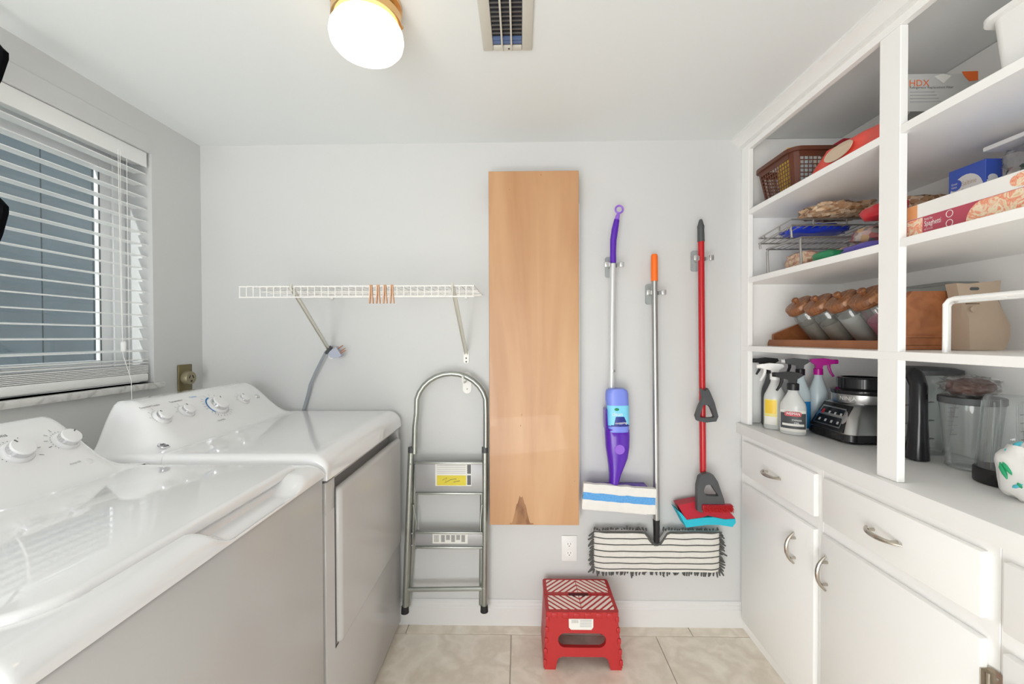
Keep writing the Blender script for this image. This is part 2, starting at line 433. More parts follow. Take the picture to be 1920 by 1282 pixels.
# ---- window: vinyl frame with two sliding sashes, panes, marble sill
win = struct('window_1', (XL-.1, (WY0+WY1)/2, WZ0))
fx = XL-.105
f = MB()
for y0, y1 in ((WY0, WY0+.05), (WY1-.05, WY1)): f.box((fx-.045, y0, WZ0), (fx, y1, WZ1), .004)
f.box((fx-.0445, WY0+.05, WZ1-.05), (fx-.0005, WY1-.05, WZ1), .004).box((fx-.0445, WY0+.05, WZ0), (fx-.0005, WY1-.05, WZ0+.05), .004)
f.build('window_frame', 'vinyl', win)
ym = (WY0+WY1)/2
for k, (y0, y1, dx) in enumerate(((WY0+.05, ym+.02, -.022), (ym-.02, WY1-.05, -.008))):
    sa = MB(); x1 = fx+dx; x0 = x1-.022
    sa.box((x0, y0, WZ0+.05), (x1, y0+.042, WZ1-.05), .003).box((x0, y1-.042, WZ0+.05), (x1, y1, WZ1-.05), .003)
    sa.box((x0+.0005, y0+.042, WZ1-.092), (x1-.0005, y1-.042, WZ1-.05), .003).box((x0+.0005, y0+.042, WZ0+.05), (x1-.0005, y1-.042, WZ0+.092), .003)
    so = sa.build('sash', 'vinyl', win)
    MB().box((x0+.008, y0+.040, WZ0+.09), (x0+.012, y1-.040, WZ1-.09)).build('pane', 'pane_glass', so, 0)
    g = MB()
    for yy in (y0+.042, y1-.0445): g.box((x1-.003, yy, WZ0+.09), (x1+.0008, yy+.0025, WZ1-.09))
    g.build('gasket', 'seam', so, 0)
MB().box((XL-.06, WY0-.03, WZ0-.022), (XL+.028, WY1+.022, WZ0), .004).build('window_sill', 'marble', win)

# ---- venetian blind hanging in the window recess
bl = thing('venetian_blind', 'white wide-slat venetian blind hanging open in the window', 'blind', (XL-.035, .95, WZ0))
BY0, BY1 = WY0+.015, WY1-.012
xb = XL-.036
MB().box((xb-.027, BY0, 1.948), (xb+.022, BY1, 1.993), .003).build('head_rail', 'blind', bl)
va = MB(); va.box((xb+.0225, BY0, 1.938), (xb+.029, BY1, 1.994), .002); va.build('valance', 'blind', bl)
sl = MB()
def slat(z, tilt):
    m = MB(); n = 6; top = []; bot = []
    for i in range(n+1):
        t = i/n*2-1; x = t*.0245; zz = (1-t*t)*.0022
        c, s_ = math.cos(tilt), math.sin(tilt)
        top.append((x*c-zz*s_, x*s_+zz*c)); bot.append((x*c-(zz-.0026)*s_, x*s_+(zz-.0026)*c))
    pr = top+bot[::-1]
    m.loft([[Vector((xb+a, y, z+b)) for a, b in pr] for y in (BY0, BY1)]); return m
ns = 16
for k in range(ns): slat(1.916-.0455*k, math.radians(-4+3*noise.noise(Vector((k*.7, 3, 0))))).build('slat', 'blind', bl, 30)
for k in range(6): slat(1.150+.0052*k, math.radians(0)).build('slat', 'blind', bl, 30)
for k in range(2): slat(1.186+.011*k, math.radians(3+3*k)).build('slat', 'blind', bl, 30)
MB().box((xb-.026, BY0, 1.1145), (xb+.026, BY1, 1.146), .006).build('bottom_rail', 'blind', bl)
for y in (1.10, 1.495):
    for dx in (-.027, .0275):
        MB().tube([(xb+dx, y, 1.95), (xb+dx, y, 1.14)], .0009, 5).build('ladder_cord', 'cord_white', bl)
MB().tube([(xb+.042, 1.455, 1.95), (xb+.042, 1.455, 1.255)], .0011, 5).build('pull_cord', 'cord_white', bl)
lp = [W(246, 690, x=XL+.012), W(249, 725, x=XL+.034), W(250, 770, x=XL+.034)]
MB().tube([(xb+.042, 1.448, 1.95), (xb+.046, 1.448, 1.4), (lp[0].x, 1.450, 1.22), (XL+.036, 1.455, 1.13), (XL+.036, 1.456, 1.03)], .0010, 5).build('pull_cord', 'cord_white', bl)
tz = MB(at((xb+.044, 1.4565, 1.232))); tz.lathe([(.003, 0), (.008, .001), (.0085, .03), (.006, .036), (.002, .038)], 14); tz.build('tassel', 'white', bl)
MB().tube([(xb+.044, 1.085, 1.95), (xb+.046, 1.085, 1.40), (xb+.05, 1.087, 1.20), (xb+.05, 1.083, 1.152)], .003, 8).build('tilt_wand', 'white', bl)

# ---- outside: board fence and paving
struct('ground', mb=MB().box((-9, -6, -.5), (XL-.15, 9, -.45)), m='ground')
fe = thing('board_fence', 'blue-grey board fence seen outside through the window', 'fence', (-4.2, 2.2, -.45))
for k in range(20):
    y = -2.6+.44*k
    MB().box((-4.22+.004*(k % 2), y, -.44), (-4.19, y+.432, 3.35), .006).build('board', 'fence', fe)
for z in (.1, 1.3, 2.6): MB().box((-4.27, -2.6, z), (-4.222, 6.19, z+.09), .004).build('rail', 'fence_post', fe)

# ---- black hanging rack whose two flat arms reach into the picture beside the window
hr = thing('hanging_rack', 'black hanging rack with two flat arms beside the blind at the left edge', 'rack', (-1.335, 1.0, H))
m = MB(); m.tube([(-1.335, .994, H-.004), (-1.335, .994, 1.42)], .007, 10); m.build('pole', 'matt_black', hr)
m = MB(at((-1.335, .994, H))); m.lathe([(.03, -.0005), (.03, -.006), (.012, -.014), (.0005, -.014)], 20); m.build('ceiling_plate', 'matt_black', hr)
for pts in ([(-62, 84), (-4, 78), (6, 90), (17, 100), (17, 112), (4, 150), (-8, 172), (-62, 150)], [(-62, 372), (-4, 366), (6, 376), (17, 388), (17, 400), (6, 440), (-6, 468), (-62, 440)]):
    P = [W(a, b, y=1.0) for a, b in pts]
    m = MB(); m.loft([P, [p-Vector((0, .012, 0)) for p in P]]); m.build('arm', 'matt_black', hr, 30)

# ================================================================== SHELF UNIT AND CABINETS (right)
sh = thing('shelf_unit', 'white built-in open shelves above the worktop', 'shelves', (1.18, 1.0, ZK))
YN = .30                                   # near end, outside the picture
MB().box((XF, 1.776, ZK+.001), (XF+.02, D-.001, H-.002), .0015, 1).build('stile', 'cabinet', sh)
MB().box((XF, 1.078, ZK+.001), (XF+.02, 1.140, H-.0675), .0015, 1).build('stile', 'cabinet', sh)
MB().box((XF, YN, ZK+.001), (XF+.02, YN+.06, H-.002), .0015, 1).build('stile', 'cabinet', sh)
MB().box((XF, YN+.06, 2.0735), (XF+.02, 1.776, H-.002), .0015, 1).build('top_rail', 'cabinet', sh)
MB().box((XF+.021, D-.006, ZK+.001), (XR-.001, D-.0005, H-.002)).build('side_lining', 'cabinet', sh, 0)
MB().box((XR-.006, YN, ZK+.001), (XR-.0005, D-.006, H-.002)).build('back_lining', 'cabinet', sh, 0)
for z in (S1, S2, S3): MB().box((XF+.001 if z != S3 else XF-.001, YN, z-.022), (XR-.0062, D-.0062, z), .001, 1).build('shelf', 'cabinet', sh)

wt = MB(); wt.box((XK, YN-.15, ZK-.044), (XR-.001, D-.001, ZK), .003)
wk = wt.build('worktop', 'worktop', None); tag(wk, 'white worktop running along under the open shelves', 'worktop')
XD, XB = .957, .975                         # door faces, carcass face
def pull(parent, c, axis, half=.048, mm='nickel', out=.026):
    "arched bow pull: c on the door face, axis along the handle"
    ax = Vector(axis); n = Vector((-1, 0, 0)); c = Vector(c); m = MB(); P = []; R_ = []
    for i in range(13):
        t = i/12*2-1; P.append(c+ax*(t*half*1.12)+n*(out*(1-abs(t)**2.4)+.005)); R_.append(.0035+.0028*(1-t*t))
    m.tube(P, R_, 10, flat=1)
    for sgn in (-1, 1):
        m.cyl(c+ax*(sgn*half*.72)+n*(-.001), c+ax*(sgn*half*.72)+n*(out*.62), .0045, .0038, 10)
    return m.build('handle', mm, parent, label='brushed nickel bow handle')
def hinge(parent, y, z):
    m = MB(); m.box((XD-.001, y-.002, z-.03), (XD+.017, y-.0005, z+.03), .0005, 1)
    m.prism(rrect(-.003, .032, -.036, .036, .012), (XB-.0015, y, z), (0, -1, 0), (0, 0, 1), (-.002, 0, 0))
    m.cyl((XD+.013, y-.005, z-.022), (XD+.013, y-.005, z+.022), .0045, None, 12)
    for dz in (-.02, .02): m.ball((XB-.004, y-.02, z+dz), .003, 8, 6)
    return m.build('hinge', 'nickel', parent, label='nickel surface hinge')
def unit(y0, y1, dy0, dy1, dry0, dry1, label, hy, hz, hinge_y=None, parts=True):
    t = thing('base_cabinet', label, 'cabinet', ((XB+XR)/2, (y0+y1)/2, 0), 'base cabinets under the worktop')
    b = MB(); b.box((XB, y0, 0), (XR-.002, y1, ZK-.0445), .001, 1); b.build('body', 'cabinet', t)
    dr = MB(); dr.box((XD, dry0, .692), (XB-.0005, dry1, .832), .003, 2); do = dr.build('drawer', 'cabinet', t)
    pull(do, (XD, (dry0+dry1)/2, .757), (0, 1, 0))
    d = MB(); d.box((XD, dy0, .055), (XB-.0005, dy1, .650), .003, 2); dd = d.build('door', 'cabinet', t)
    pull(dd, (XD, hy, hz), (0, 0, 1))
    if hinge_y is not None:
        for z in (.560, .16): hinge(dd, hinge_y, z)
    return t
p1 = W(1491, 1027, x=XD); p2 = W(1551, 1075, x=XD)
unit(1.341, D-.002, 1.360, 1.795, 1.360, 1.795, 'narrow white base cabinet next to the back wall', p1.y, p1.z)
unit(.852, 1.340, .872, 1.328, .872, 1.322, 'white base cabinet in the middle with a hinge showing on its door', p2.y, p2.z, .872)
unit(.345, .851, .365, .833, .365, .833, 'nearest white base cabinet cut off by the right edge of the picture', .80, .55)
# ================================================================== WASHER AND DRYER
XBK = -1.205
def edge_drop(e, r):
    if e >= r: return 0
    e = max(e, 0); return r-math.sqrt(max(0, r*r-(r-e)**2))
def spaced(a, b, n, r, m=6):
    "coordinates from a to b, finer within r of both ends"
    A = [a+(r)*(1-math.cos(PI/2*i/m)) for i in range(m+1)]; B = [b-(r)*(1-math.cos(PI/2*i/m)) for i in range(m+1)][::-1]
    k = [a+r+(b-a-2*r)*i/n for i in range(1, n)]
    return A+k+B
def field(xs, ys, fn, zb):
    "a height field with a skirt down to zb"
    m = MB(); nx, ny = len(xs), len(ys)
    X = [xs[0]]+xs+[xs[-1]]; Y = [ys[0]]+ys+[ys[-1]]; vs = []
    for i, x in enumerate(X):
        for j, y in enumerate(Y):
            rim = i in (0, nx+1) or j in (0, ny+1)
            vs.append((x, y, zb if rim else fn(x, y)))
    w = ny+2
    fs = [(i*w+j, (i+1)*w+j, (i+1)*w+j+1, i*w+j+1) for i in range(nx+1) for j in range(ny+1)]
    m.add(vs, fs); return m
def console_fn(zd, x0, Y0, Y1, hgt=.135):
    def fn(x, y):
        a = sm((-x-x0)/.20); e = min(y-Y0, Y1-y); b = sm((e-.012)/.085)
        z = zd+hgt*a*b+.0*b
        z -= edge_drop(e, .018)
        z -= edge_drop(x-XBK, .012)
        return z
    return fn
def on_console(fn, px, py):
    zg = 1.03
    for _ in range(60):
        p = W(px, py, z=zg); zg += .35*(fn(p.x, p.y)-zg)
    e = .004
    n = Vector((-(fn(p.x+e, p.y)-fn(p.x-e, p.y))/(2*e), 0, 1)).normalized()
    return Vector((p.x, p.y, fn(p.x, p.y))), n
def knob(parent, p, n, r, pointer=.6, h=.022):
    R_ = frame_from(n, (0, 1, 0)); T = at(p-n*.001, R_)
    m = MB(T); m.lathe([(r*1.25, 0), (r*1.25, .002), (r*1.14, .007), (r*1.02, .009)], 32); k = m.build('knob', 'knob_white', parent, label='white control knob with chrome rim')
    m = MB(T); m.lathe([(r*.96, .0075), (r*.96, .011), (r*.90, h-.004)], 32); m.build('chrome_ring', 'chrome', k)
    m = MB(T); m.lathe([(r*.93, h-.0045), (r*.93, h-.002), (r*.86, h), (r*.5, h+.0008), (.0005, h+.001)], 32); m.build('knob_cap', 'knob_white', k)
    m = MB(T @ Matrix.Rotation(pointer, 4, 'Z')); m.box((-.0012, r*.55, h-.001), (.0012, r*.86, h+.0012)); m.build('pointer', 'print_grey', k, 0)
def words(mb, s, size, p, n, align='CENTER'):
    u = Vector((0, 1, 0)); v = n.cross(u).normalized()
    if v.z < 0: v = -v
    mb.text(s, size, p+n*.0009, u, v, align)
def ticks(mb, p, n, r0, r1, a0, a1, k, w=.0008):
    u = Vector((0, 1, 0)); v = n.cross(u).normalized()
    if v.z < 0: v = -v
    for i in range(k):
        a = math.radians(a0+(a1-a0)*i/max(1, k-1)); d = u*math.cos(a)+v*math.sin(a); s_ = u*(-math.sin(a))+v*math.cos(a); q = p+n*.0010
        mb.add([q+d*r0-s_*w, q+d*r1-s_*w, q+d*r1+s_*w, q+d*r0+s_*w], [(0, 1, 2, 3)])

# ---- dryer
Y0, Y1 = 1.112, 1.812; ZS = .889; ZT = .960
dr = thing('clothes_dryer', 'white clothes dryer standing against the back wall', 'dryer', (-.865, (Y0+Y1)/2, 0))
b = MB(); xf = XM-.006
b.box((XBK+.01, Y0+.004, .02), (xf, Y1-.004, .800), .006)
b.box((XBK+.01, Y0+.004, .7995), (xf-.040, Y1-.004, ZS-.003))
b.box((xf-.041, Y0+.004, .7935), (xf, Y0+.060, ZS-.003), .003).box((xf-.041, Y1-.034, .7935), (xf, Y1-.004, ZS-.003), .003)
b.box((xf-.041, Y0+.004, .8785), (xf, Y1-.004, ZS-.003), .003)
b.build('body', 'shaded_enamel', dr)
for y in (Y0+.06, Y1-.06):
    for x in (-1.12, -.60): MB().cyl((x, y, 0), (x, y, .025), .02, None, 12).build('foot', 'black', dr)
d = MB(); d.box((xf-.012, Y0+.062, .395), (xf+.017, Y1-.036, .848), .014, 4); d.build('door', 'shaded_enamel', dr)
sp = MB(); sp.box((xf-.001, Y0+.0555, .392), (xf+.0012, Y0+.0615, .850)).box((xf-.001, Y0+.0555, .388), (xf+.0012, Y0+.075, .394)); sp.build('door_gap', 'seam', dr, 0)
sg = MB(); sg.box((XBK+.012, Y0+.007, ZS-.003), (xf-.003, Y1-.007, ZS)); sg.build('seam', 'seam', dr, 0)
cf = console_fn(ZT, .965, Y0, Y1, .133)
def deck(x, y):
    e = min(y-Y0, Y1-y); return ZT-edge_drop(e, .018)-edge_drop(XM-x, .055)*.75+.0
XS = -.985
field(spaced(XS+.0008, XM, 26, .055, 8), spaced(Y0, Y1, 16, .02, 6), lambda x, y: cf(x, y) if x < -.965 else deck(x, y), ZS).build('top_panel', 'enamel', dr, 50)
field([XBK+i*(XS-XBK)/34 for i in range(35)], spaced(Y0, Y1, 60, .03, 6), cf, ZS).build('console', 'enamel', dr, 50)
pr = MB(); pl = MB(); pb = MB()
for px, py, r, pt in ((304, 782, .021, .8), (350, 771, .020, .2), (408, 760, .030, -.5), (456, 749, .019, .4)):
    p, n = on_console(cf, px, py); knob(dr, p, n, r, pt, .024 if r > .025 else .02)
    if r > .025:
        ticks(pb, p, n, r*1.28, r*1.42, 100, 215, 60, .0016); ticks(pr, p, n, r*1.28, r*1.38, 222, 330, 12, .0007)
        ticks(pr, p, n, r*1.55, r*1.85, 205, 240, 4, .0005); ticks(pr, p, n, r*1.6, r*1.95, 135, 185, 5, .0005)
        ticks(pr, p, n, r*1.5, r*1.75, 255, 320, 5, .0005); ticks(pr, p, n, r*1.5, r*1.85, 60, 110, 3, .0005)
    else: ticks(pr, p, n, r*1.32, r*1.42, 100, 200, 9, .0007); ticks(pr, p, n, r*1.55, r*1.85, 100, 170, 3, .0005)
p, n = on_console(cf, 482, 743); m = MB(at(p-n*.001, frame_from(n))); m.lathe([(.011, 0), (.011, .002), (.008, .005), (.0005, .0055)], 24); m.build('start_button', 'chrome', dr)
for s_, px, py, mb, sz in (('Extended Tumble', 282, 763, pr, .0095), ('Temperature', 331, 753, pr, .0095), ('Cycles', 363, 745, pb, .011), ('Signal', 441, 736, pr, .011), ('Start', 474, 737, pr, .009), ('Timed Dry', 416, 788, pr, .008)):
    p, n = on_console(cf, px, py); words(mb, s_, sz, p, n)
pr.build('lettering', 'print_grey', dr, 0); pb.build('dial_print', 'print_blue', dr, 0)
p, n = on_console(cf, 308, 816)
m = MB(at(p-n*.001, frame_from(n))); m.lathe([(.0165, 0), (.0165, .002), (.0145, .0028), (.0005, .0028)], 32); e = m.build('emblem', 'chrome', dr, label='round chrome maker emblem')
m = MB(at(p+n*.002, frame_from(n)))
for k in range(4):
    a0 = k*PI/2+.3; pts = [(math.cos(a0+i*.16)*.010, math.sin(a0+i*.16)*.010) for i in range(7)]+[(math.cos(a0+i*.16)*.004, math.sin(a0+i*.16)*.004) for i in range(6, -1, -1)]
    m.prism(pts, (0, 0, 0), (1, 0, 0), (0, 1, 0), (0, 0, .0006))
m.build('emblem_mark', 'print_grey', e, 0)

# ---- washer
Y0, Y1 = .405, 1.106; ZS = .906; ZR = .940
wa = thing('washing_machine', 'white top-loading washing machine in the left foreground', 'washer', (-.865, (Y0+Y1)/2, 0))
b = MB(); b.box((XBK+.01, Y0+.004, .02), (xf, Y1-.004, ZS-.004), .006); b.build('body', 'shaded_enamel', wa)
for y in (Y0+.06, Y1-.06):
    for x in (-1.12, -.60): MB().cyl((x, y, 0), (x, y, .025), .02, None, 12).build('foot', 'black', wa)
MB().box((XBK+.012, Y0+.007, ZS-.004), (xf-.003, Y1-.007, ZS)).build('seam', 'seam', wa, 0)
cf = console_fn(ZR+.004, 1.0, Y0, Y1, .142)
LX0, LX1, LY0, LY1 = -1.003, -.580, .452, 1.068      # lid outline
def inside(x, y):
    r = .09 if x > -.75 else .03
    dx = min(x-LX0, LX1-x); dy = min(y-LY0, LY1-y)
    if dx < 0 or dy < 0: return min(dx, dy)
    if dx < r and dy < r: return r-math.hypot(r-dx, r-dy)
    return min(dx, dy)
def rim(x, y):
    e = min(y-Y0, Y1-y); z = ZR-edge_drop(e, .02)-edge_drop(XM-x, .045)*.62
    s_ = inside(x, y)
    if s_ > .004: z -= .016*sm((s_-.004)/.008)
    # hand scoop in the front rim
    wy = sm((y-.700)/.055)*sm((1.020-y)/.075); wx = sm((x+.592)/.010)*sm((-.519-x)/.022)
    return max(ZS+.0012, z-.029*wy*wx)
field(spaced(-1.006, XM, 70, .045, 10), spaced(Y0, Y1, 110, .02, 6), rim, ZS).build('top_frame', 'enamel', wa, 50)
P = rrect(LX0, LX1, LY0, LY1, [.025, .012, .012, .09], 12)
# radii in rrect run from the corner (x1, y1): front far, back far, back near, front near
def ringz(inset, z):
    q = rrect(LX0+inset, LX1-inset, LY0+inset, LY1-inset, [max(.003, r-inset) for r in (.025, .012, .012, .09)], 12)
    return [Vector((a, c, z)) for a, c in q]
lid = MB(); lid.loft([ringz(.004, .928), ringz(.0005, .934), ringz(0, .940), ringz(.002, .9455), ringz(.006, .9485), ringz(.012, .950)])
lid.build('lid', 'enamel', wa, 60)
field([XBK+i*(-1.007-XBK)/34 for i in range(35)], spaced(Y0, Y1, 60, .03, 6), cf, ZS).build('console', 'enamel', wa, 50)
MB().box((-1.0075, LY0-.03, .93), (-1.0035, Y1-.022, .9444)).build('lid_seam', 'seam', wa, 0)
pr = MB(); pl = MB()
for px, py, r, pt in ((32, 850, .024, .4), (124, 828, .022, -.8)):
    p, n = on_console(cf, px, py); knob(wa, p, n, r, pt, .024)
    ticks(pr, p, n, r*1.32, r*1.42, 90, 210, 10, .0007); ticks(pr, p, n, r*1.6, r*1.95, 110, 190, 4, .0006); ticks(pr, p, n, r*1.5, r*1.85, -30, 60, 4, .0005)
for k in range(2):
    p, n = on_console(cf, 32, 850); knob(wa, p+Vector((0, -.13-.12*k, 0)), n, .022, 1, .022)
for s_, px, py, mb, sz in (('Auto Soak', 92, 801, pr, .014), ('Options', -8, 822, pr, .013), ('deep fill', 142, 869, pl, .008)):
    p, n = on_console(cf, px, py); words(mb, s_, sz, p, n)
pr.build('lettering', 'print_grey', wa, 0); pl.build('fine_lettering', 'print_light', wa, 0)
p, n = on_console(cf, 167, 864); m = MB(at(p-n*.001, frame_from(n))); m.lathe([(.0085, 0), (.0085, .0016), (.007, .002), (.0005, .002)], 24); m.build('button', 'knob_white', wa)

# ================================================================== ON THE CEILING
lx, ly = -.392, 1.068
la = thing('ceiling_lamp', 'small round ceiling lamp with glowing glass bowl and brass ring', 'lamp', (lx, ly, H))
m = MB(at((lx, ly, 0))); m.lathe([(.088, H-.0005), (.088, H-.012), (.078, H-.016), (.078, H-.024), (.087, H-.030), (.087, H-.050), (.080, H-.054)], 48); m.build('ring', 'brass', la)
m = MB(at((lx, ly, 0))); m.lathe([(.077, H-.052), (.083, H-.060), (.090, H-.072), (.0925, H-.088), (.089, H-.104), (.078, H-.117), (.058, H-.126), (.03, H-.131), (.0005, H-.132)], 48, capb=False); m.build('glass_bowl', 'lamp_glass', la, 80)
for k in range(3):
    a = math.radians(-100+120*k); m = MB(); q = Vector((lx+.087*math.cos(a), ly+.087*math.sin(a), H-.040)); m.ball(q, .005, 10, 8); m.build('thumb_screw', 'brass', la)

ve = thing('air_vent', 'rectangular cream ceiling air vent with dark slots', 'vent', (-.034, 1.07, H))
vx0, vx1, vy0, vy1 = -.106, .038, .86, 1.242
m = MB(); zt = H-.001; zb = H-.008
for a, b_ in (((vx0, vy0), (vx0+.030, vy1)), ((vx1-.030, vy0), (vx1, vy1)), ((vx0+.03, vy0), (vx1-.03, vy0+.02)), ((vx0+.03, vy1-.022), (vx1-.03, vy1))):
    m.box((a[0], a[1], zb), (b_[0], b_[1], zt), .003)
m.build('vent_frame', 'vent_cream', ve)
MB().box((vx0+.02, vy0+.012, H-.0025), (vx1-.02, vy1-.012, H-.0008)).build('duct', 'vent_dark', ve, 0)
for k in range(2):
    x = vx0+.054+.027*k; MB().box((x, vy0+.01, H-.0135), (x+.005, vy1-.008, H-.0035), .001, 1).build('bar', 'vent_cream', ve)
for k in range(22):
    y = vy0+.022+.0152*k
    MB().box((vx0+.031, y, H-.0062), (vx1-.031, y+(.0022 if k < 20 else .012), H-.0028)).build('blade', 'vent_blade' if k < 20 else 'vent_blue', ve, 0)
m = MB(); m.ball(((vx0+vx1)/2+.004, vy1-.011, zb), (.003, .003, .002), 8, 6); m.build('screw', 'black', ve)

# ================================================================== ON THE BACK AND LEFT WALLS
# ---- wire shelf
SY0, SZ = 1.462, 1.463
sx0, sx1 = -1.0, -.165
ws = thing('wire_shelf', 'white wire shelf on two slanted braces above the dryer', 'wire shelf', ((sx0+sx1)/2, D, SZ))
m = MB()
for y, z in ((SY0, SZ), (SY0, SZ-.038), (D-.006, SZ), ((SY0+D)/2, SZ-.005), (SY0+.13, SZ-.005), (D-.1, SZ-.005)): m.tube([(sx0-.004, y, z), (sx1+.004, y, z)], .0026, 7)
m.build('long_rod', 'white_wire', ws)
for k in range(35):
    x = sx0+(sx1-sx0)*k/34
    MB().tube([(x, D-.005, SZ+.004), (x, SY0+.006, SZ+.004), (x, SY0-.002, SZ), (x, SY0-.003, SZ-.006), (x, SY0-.003, SZ-.040)], .0016, 5).build('cross_wire', 'white_wire', ws)
def brace(pxt, pxb, pyb, extra):
    a = W(pxt, 540, y=SY0); c = W(pxb, pyb, y=D-.008)
    a.z = SZ-.004; br = MB()
    d_ = (c-a).normalized(); s_ = Vector((1, 0, 0)); nn = d_.cross(s_).normalized()
    for o_, hw, th in ((Vector((0, 0, 0)), .0075, .0012),):
        br.loft([[p+s_*hw, p+s_*hw+nn*.008, p+s_*(hw-.002)+nn*.008, p+s_*(hw-.002)+nn*.002, p-s_*(hw-.002)+nn*.002, p-s_*(hw-.002)+nn*.008, p-s_*hw+nn*.008, p-s_*hw] for p in (a, c)])
    br.tube([a+Vector((0, -.006, .012)), a+Vector((0, -.012, 0)), a+Vector((0, -.004, -.012))], .004, 6)
    bo = br.build('brace', 'cream_metal', ws, 30)
    fp = MB(); fp.prism(rrect(-.012, .012, -.045 if extra else -.03, .012, .008), (c.x, D-.0005, c.z), (1, 0, 0), (0, 0, 1), (0, -.006, 0)); fp.build('brace_foot', 'white_wire', bo)
    sc = MB()
    for dz in ((-.022, -.038) if extra else (-.018,)): sc.ball((c.x, D-.007, c.z+dz), (.0035, .002, .0035), 8, 6)
    sc.build('screw', 'charcoal', bo)
brace(548, 621, 660, False); brace(849, 874, 662, True)
for px in (622, 874):
    q = W(px, 557, y=D-.01); MB().box((q.x-.006, D-.012, SZ-.012), (q.x+.006, D-.0005, SZ+.006), .002).build('wall_clip', 'white_wire', ws)

# ---- clothespins on the shelf lip
for k, px in enumerate((696, 709, 722, 735)):
    q = W(px, 548, y=SY0-.004); t = thing('clothespin', ('first', 'second', 'third', 'fourth')[k]+' wooden clothespin from the left on the wire shelf lip', 'clothespin', (q.x, SY0-.004, SZ-.06), 'clothespins on the wire shelf')
    for sg in (-1, 1):
        m = MB(); m.loft([[Vector((q.x+sg*xo+dx, SY0-.004+dy, z)) for dx, dy in ((-.0018, -.005), (.0018, -.005), (.0018, .005), (-.0018, .005))] for xo, z in ((.0022, SZ+.004), (.0030, SZ-.012), (.0026, SZ-.022), (.0062, SZ-.062))])
        m.build('prong', 'clothespin', t, 0)
    m = MB(); m.tube([(q.x-.006, SY0-.004, SZ-.016), (q.x, SY0-.010, SZ-.014), (q.x+.006, SY0-.004, SZ-.016)], .0012, 5); m.build('spring', 'wire_grey', t)

# ---- hook plate the ladder hangs on
hk = W(876, 716, y=D); t = thing('wall_hook', 'white oval wall hook holding the step ladder', 'hook', (hk.x, D, hk.z-.04))
m = MB(); m.prism(rrect(-.019, .019, -.05, .045, .0185), (hk.x, D-.0005, hk.z), (1, 0, 0), (0, 0, 1), (0, -.006, 0)); m.build('plate', 'white_wire', t, 30)
m = MB(); m.tube([(hk.x-.004, D-.006, hk.z+.005), (hk.x-.006, D-.045, hk.z+.002), (hk.x-.008, D-.082, hk.z+.010), (hk.x-.008, D-.088, hk.z+.036)], .0045, 8); m.build('hook_arm', 'white_wire', t)
m = MB(); m.ball((hk.x, D-.007, hk.z-.03), (.0035, .002, .0035), 8, 6); m.build('screw', 'nickel', t)

# ---- dryer cord and plug hanging over the brace
cdv = thing('power_cord', 'grey power cord with copper-pronged plug hanging above the dryer', 'power cord', tuple(W(570, 770, y=1.822)))
P = [W(a, b_, y=y_) for a, b_, y_ in ((552, 800, 1.823), (569, 771, 1.823), (578, 738, 1.82), (582, 720, 1.815), (592, 697, 1.81), (603, 675, 1.805), (612, 658, 1.80), (622, 650, 1.795))]
for k in range(3):
    MB().tube([p+Vector(((k-1)*.0042, 0, (k-1)*.002)) for p in P], .0036, 8).build('wire_strand', 'cord_grey', cdv)
u = (W(652, 650, y=1.79)-W(618, 663, y=1.79)).normalized()
MB().tube([P[-2]+Vector((0, -.004, -.01)), P[-1]+Vector((0, -.004, 0))], [.007, .008], 10).build('collar', 'charcoal', cdv)
m = MB(); c = W(630, 661, y=1.785); a = Vector((.80, 0, .5)).normalized(); v = Vector((.5, 0, -.8)).normalized()
m.prism([(-.026, -.012), (-.012, -.018), (.012, -.016), (.018, -.022), (.018, .026), (.004, .026), (-.018, .016), (-.028, .006)], c+Vector((0, .014, 0)), a, v, (0, -.028, 0)); m.build('plug', 'plug_grey', cdv, 30)
for dv in (-.010, .004, .014):
    m = MB(); q = c+v*dv+a*.017; T = Matrix((a, Vector((0, 1, 0)), v)).transposed().to_4x4(); m.T = at(q, T); m.box((0, -.008 if dv != .004 else .003, -.0014), (.026, .002 if dv != .004 else .010, .0014), .0006, 1); m.build('prong', 'copper', cdv)

# ---- big round socket on the left wall
q = W(345, 706, x=XL)
t = thing('dryer_outlet', 'bronze three-slot dryer outlet on the left wall beside the window', 'outlet', (XL, q.y, q.z-.05))
m = MB(); m.box((XL+.0005, q.y-.036, q.z-.060), (XL+.008, q.y+.036, q.z+.052), .003); m.build('cover_plate', 'bronze', t)
m = MB(at((XL+.0075, q.y, q.z-.005), frame_from((1, 0, 0)))); m.lathe([(.028, 0), (.028, .022), (.026, .025), (.0005, .025)], 32); so = m.build('socket', 'bronze_light', t)
sl = MB(at((XL+.0326, q.y, q.z-.005), frame_from((1, 0, 0), (0, 1, 0))))
for sg in (-1, 1):
    T0 = sl.T; sl.T = T0 @ Matrix.Translation((sg*.009, .005, 0)) @ Matrix.Rotation(sg*.5, 4, 'Z'); sl.box((-.002, -.007, 0), (.002, .007, .0006)); sl.T = T0
sl.box((-.004, -.017, 0), (.004, -.009, .0006)); sl.build('slot', 'black', so, 0)

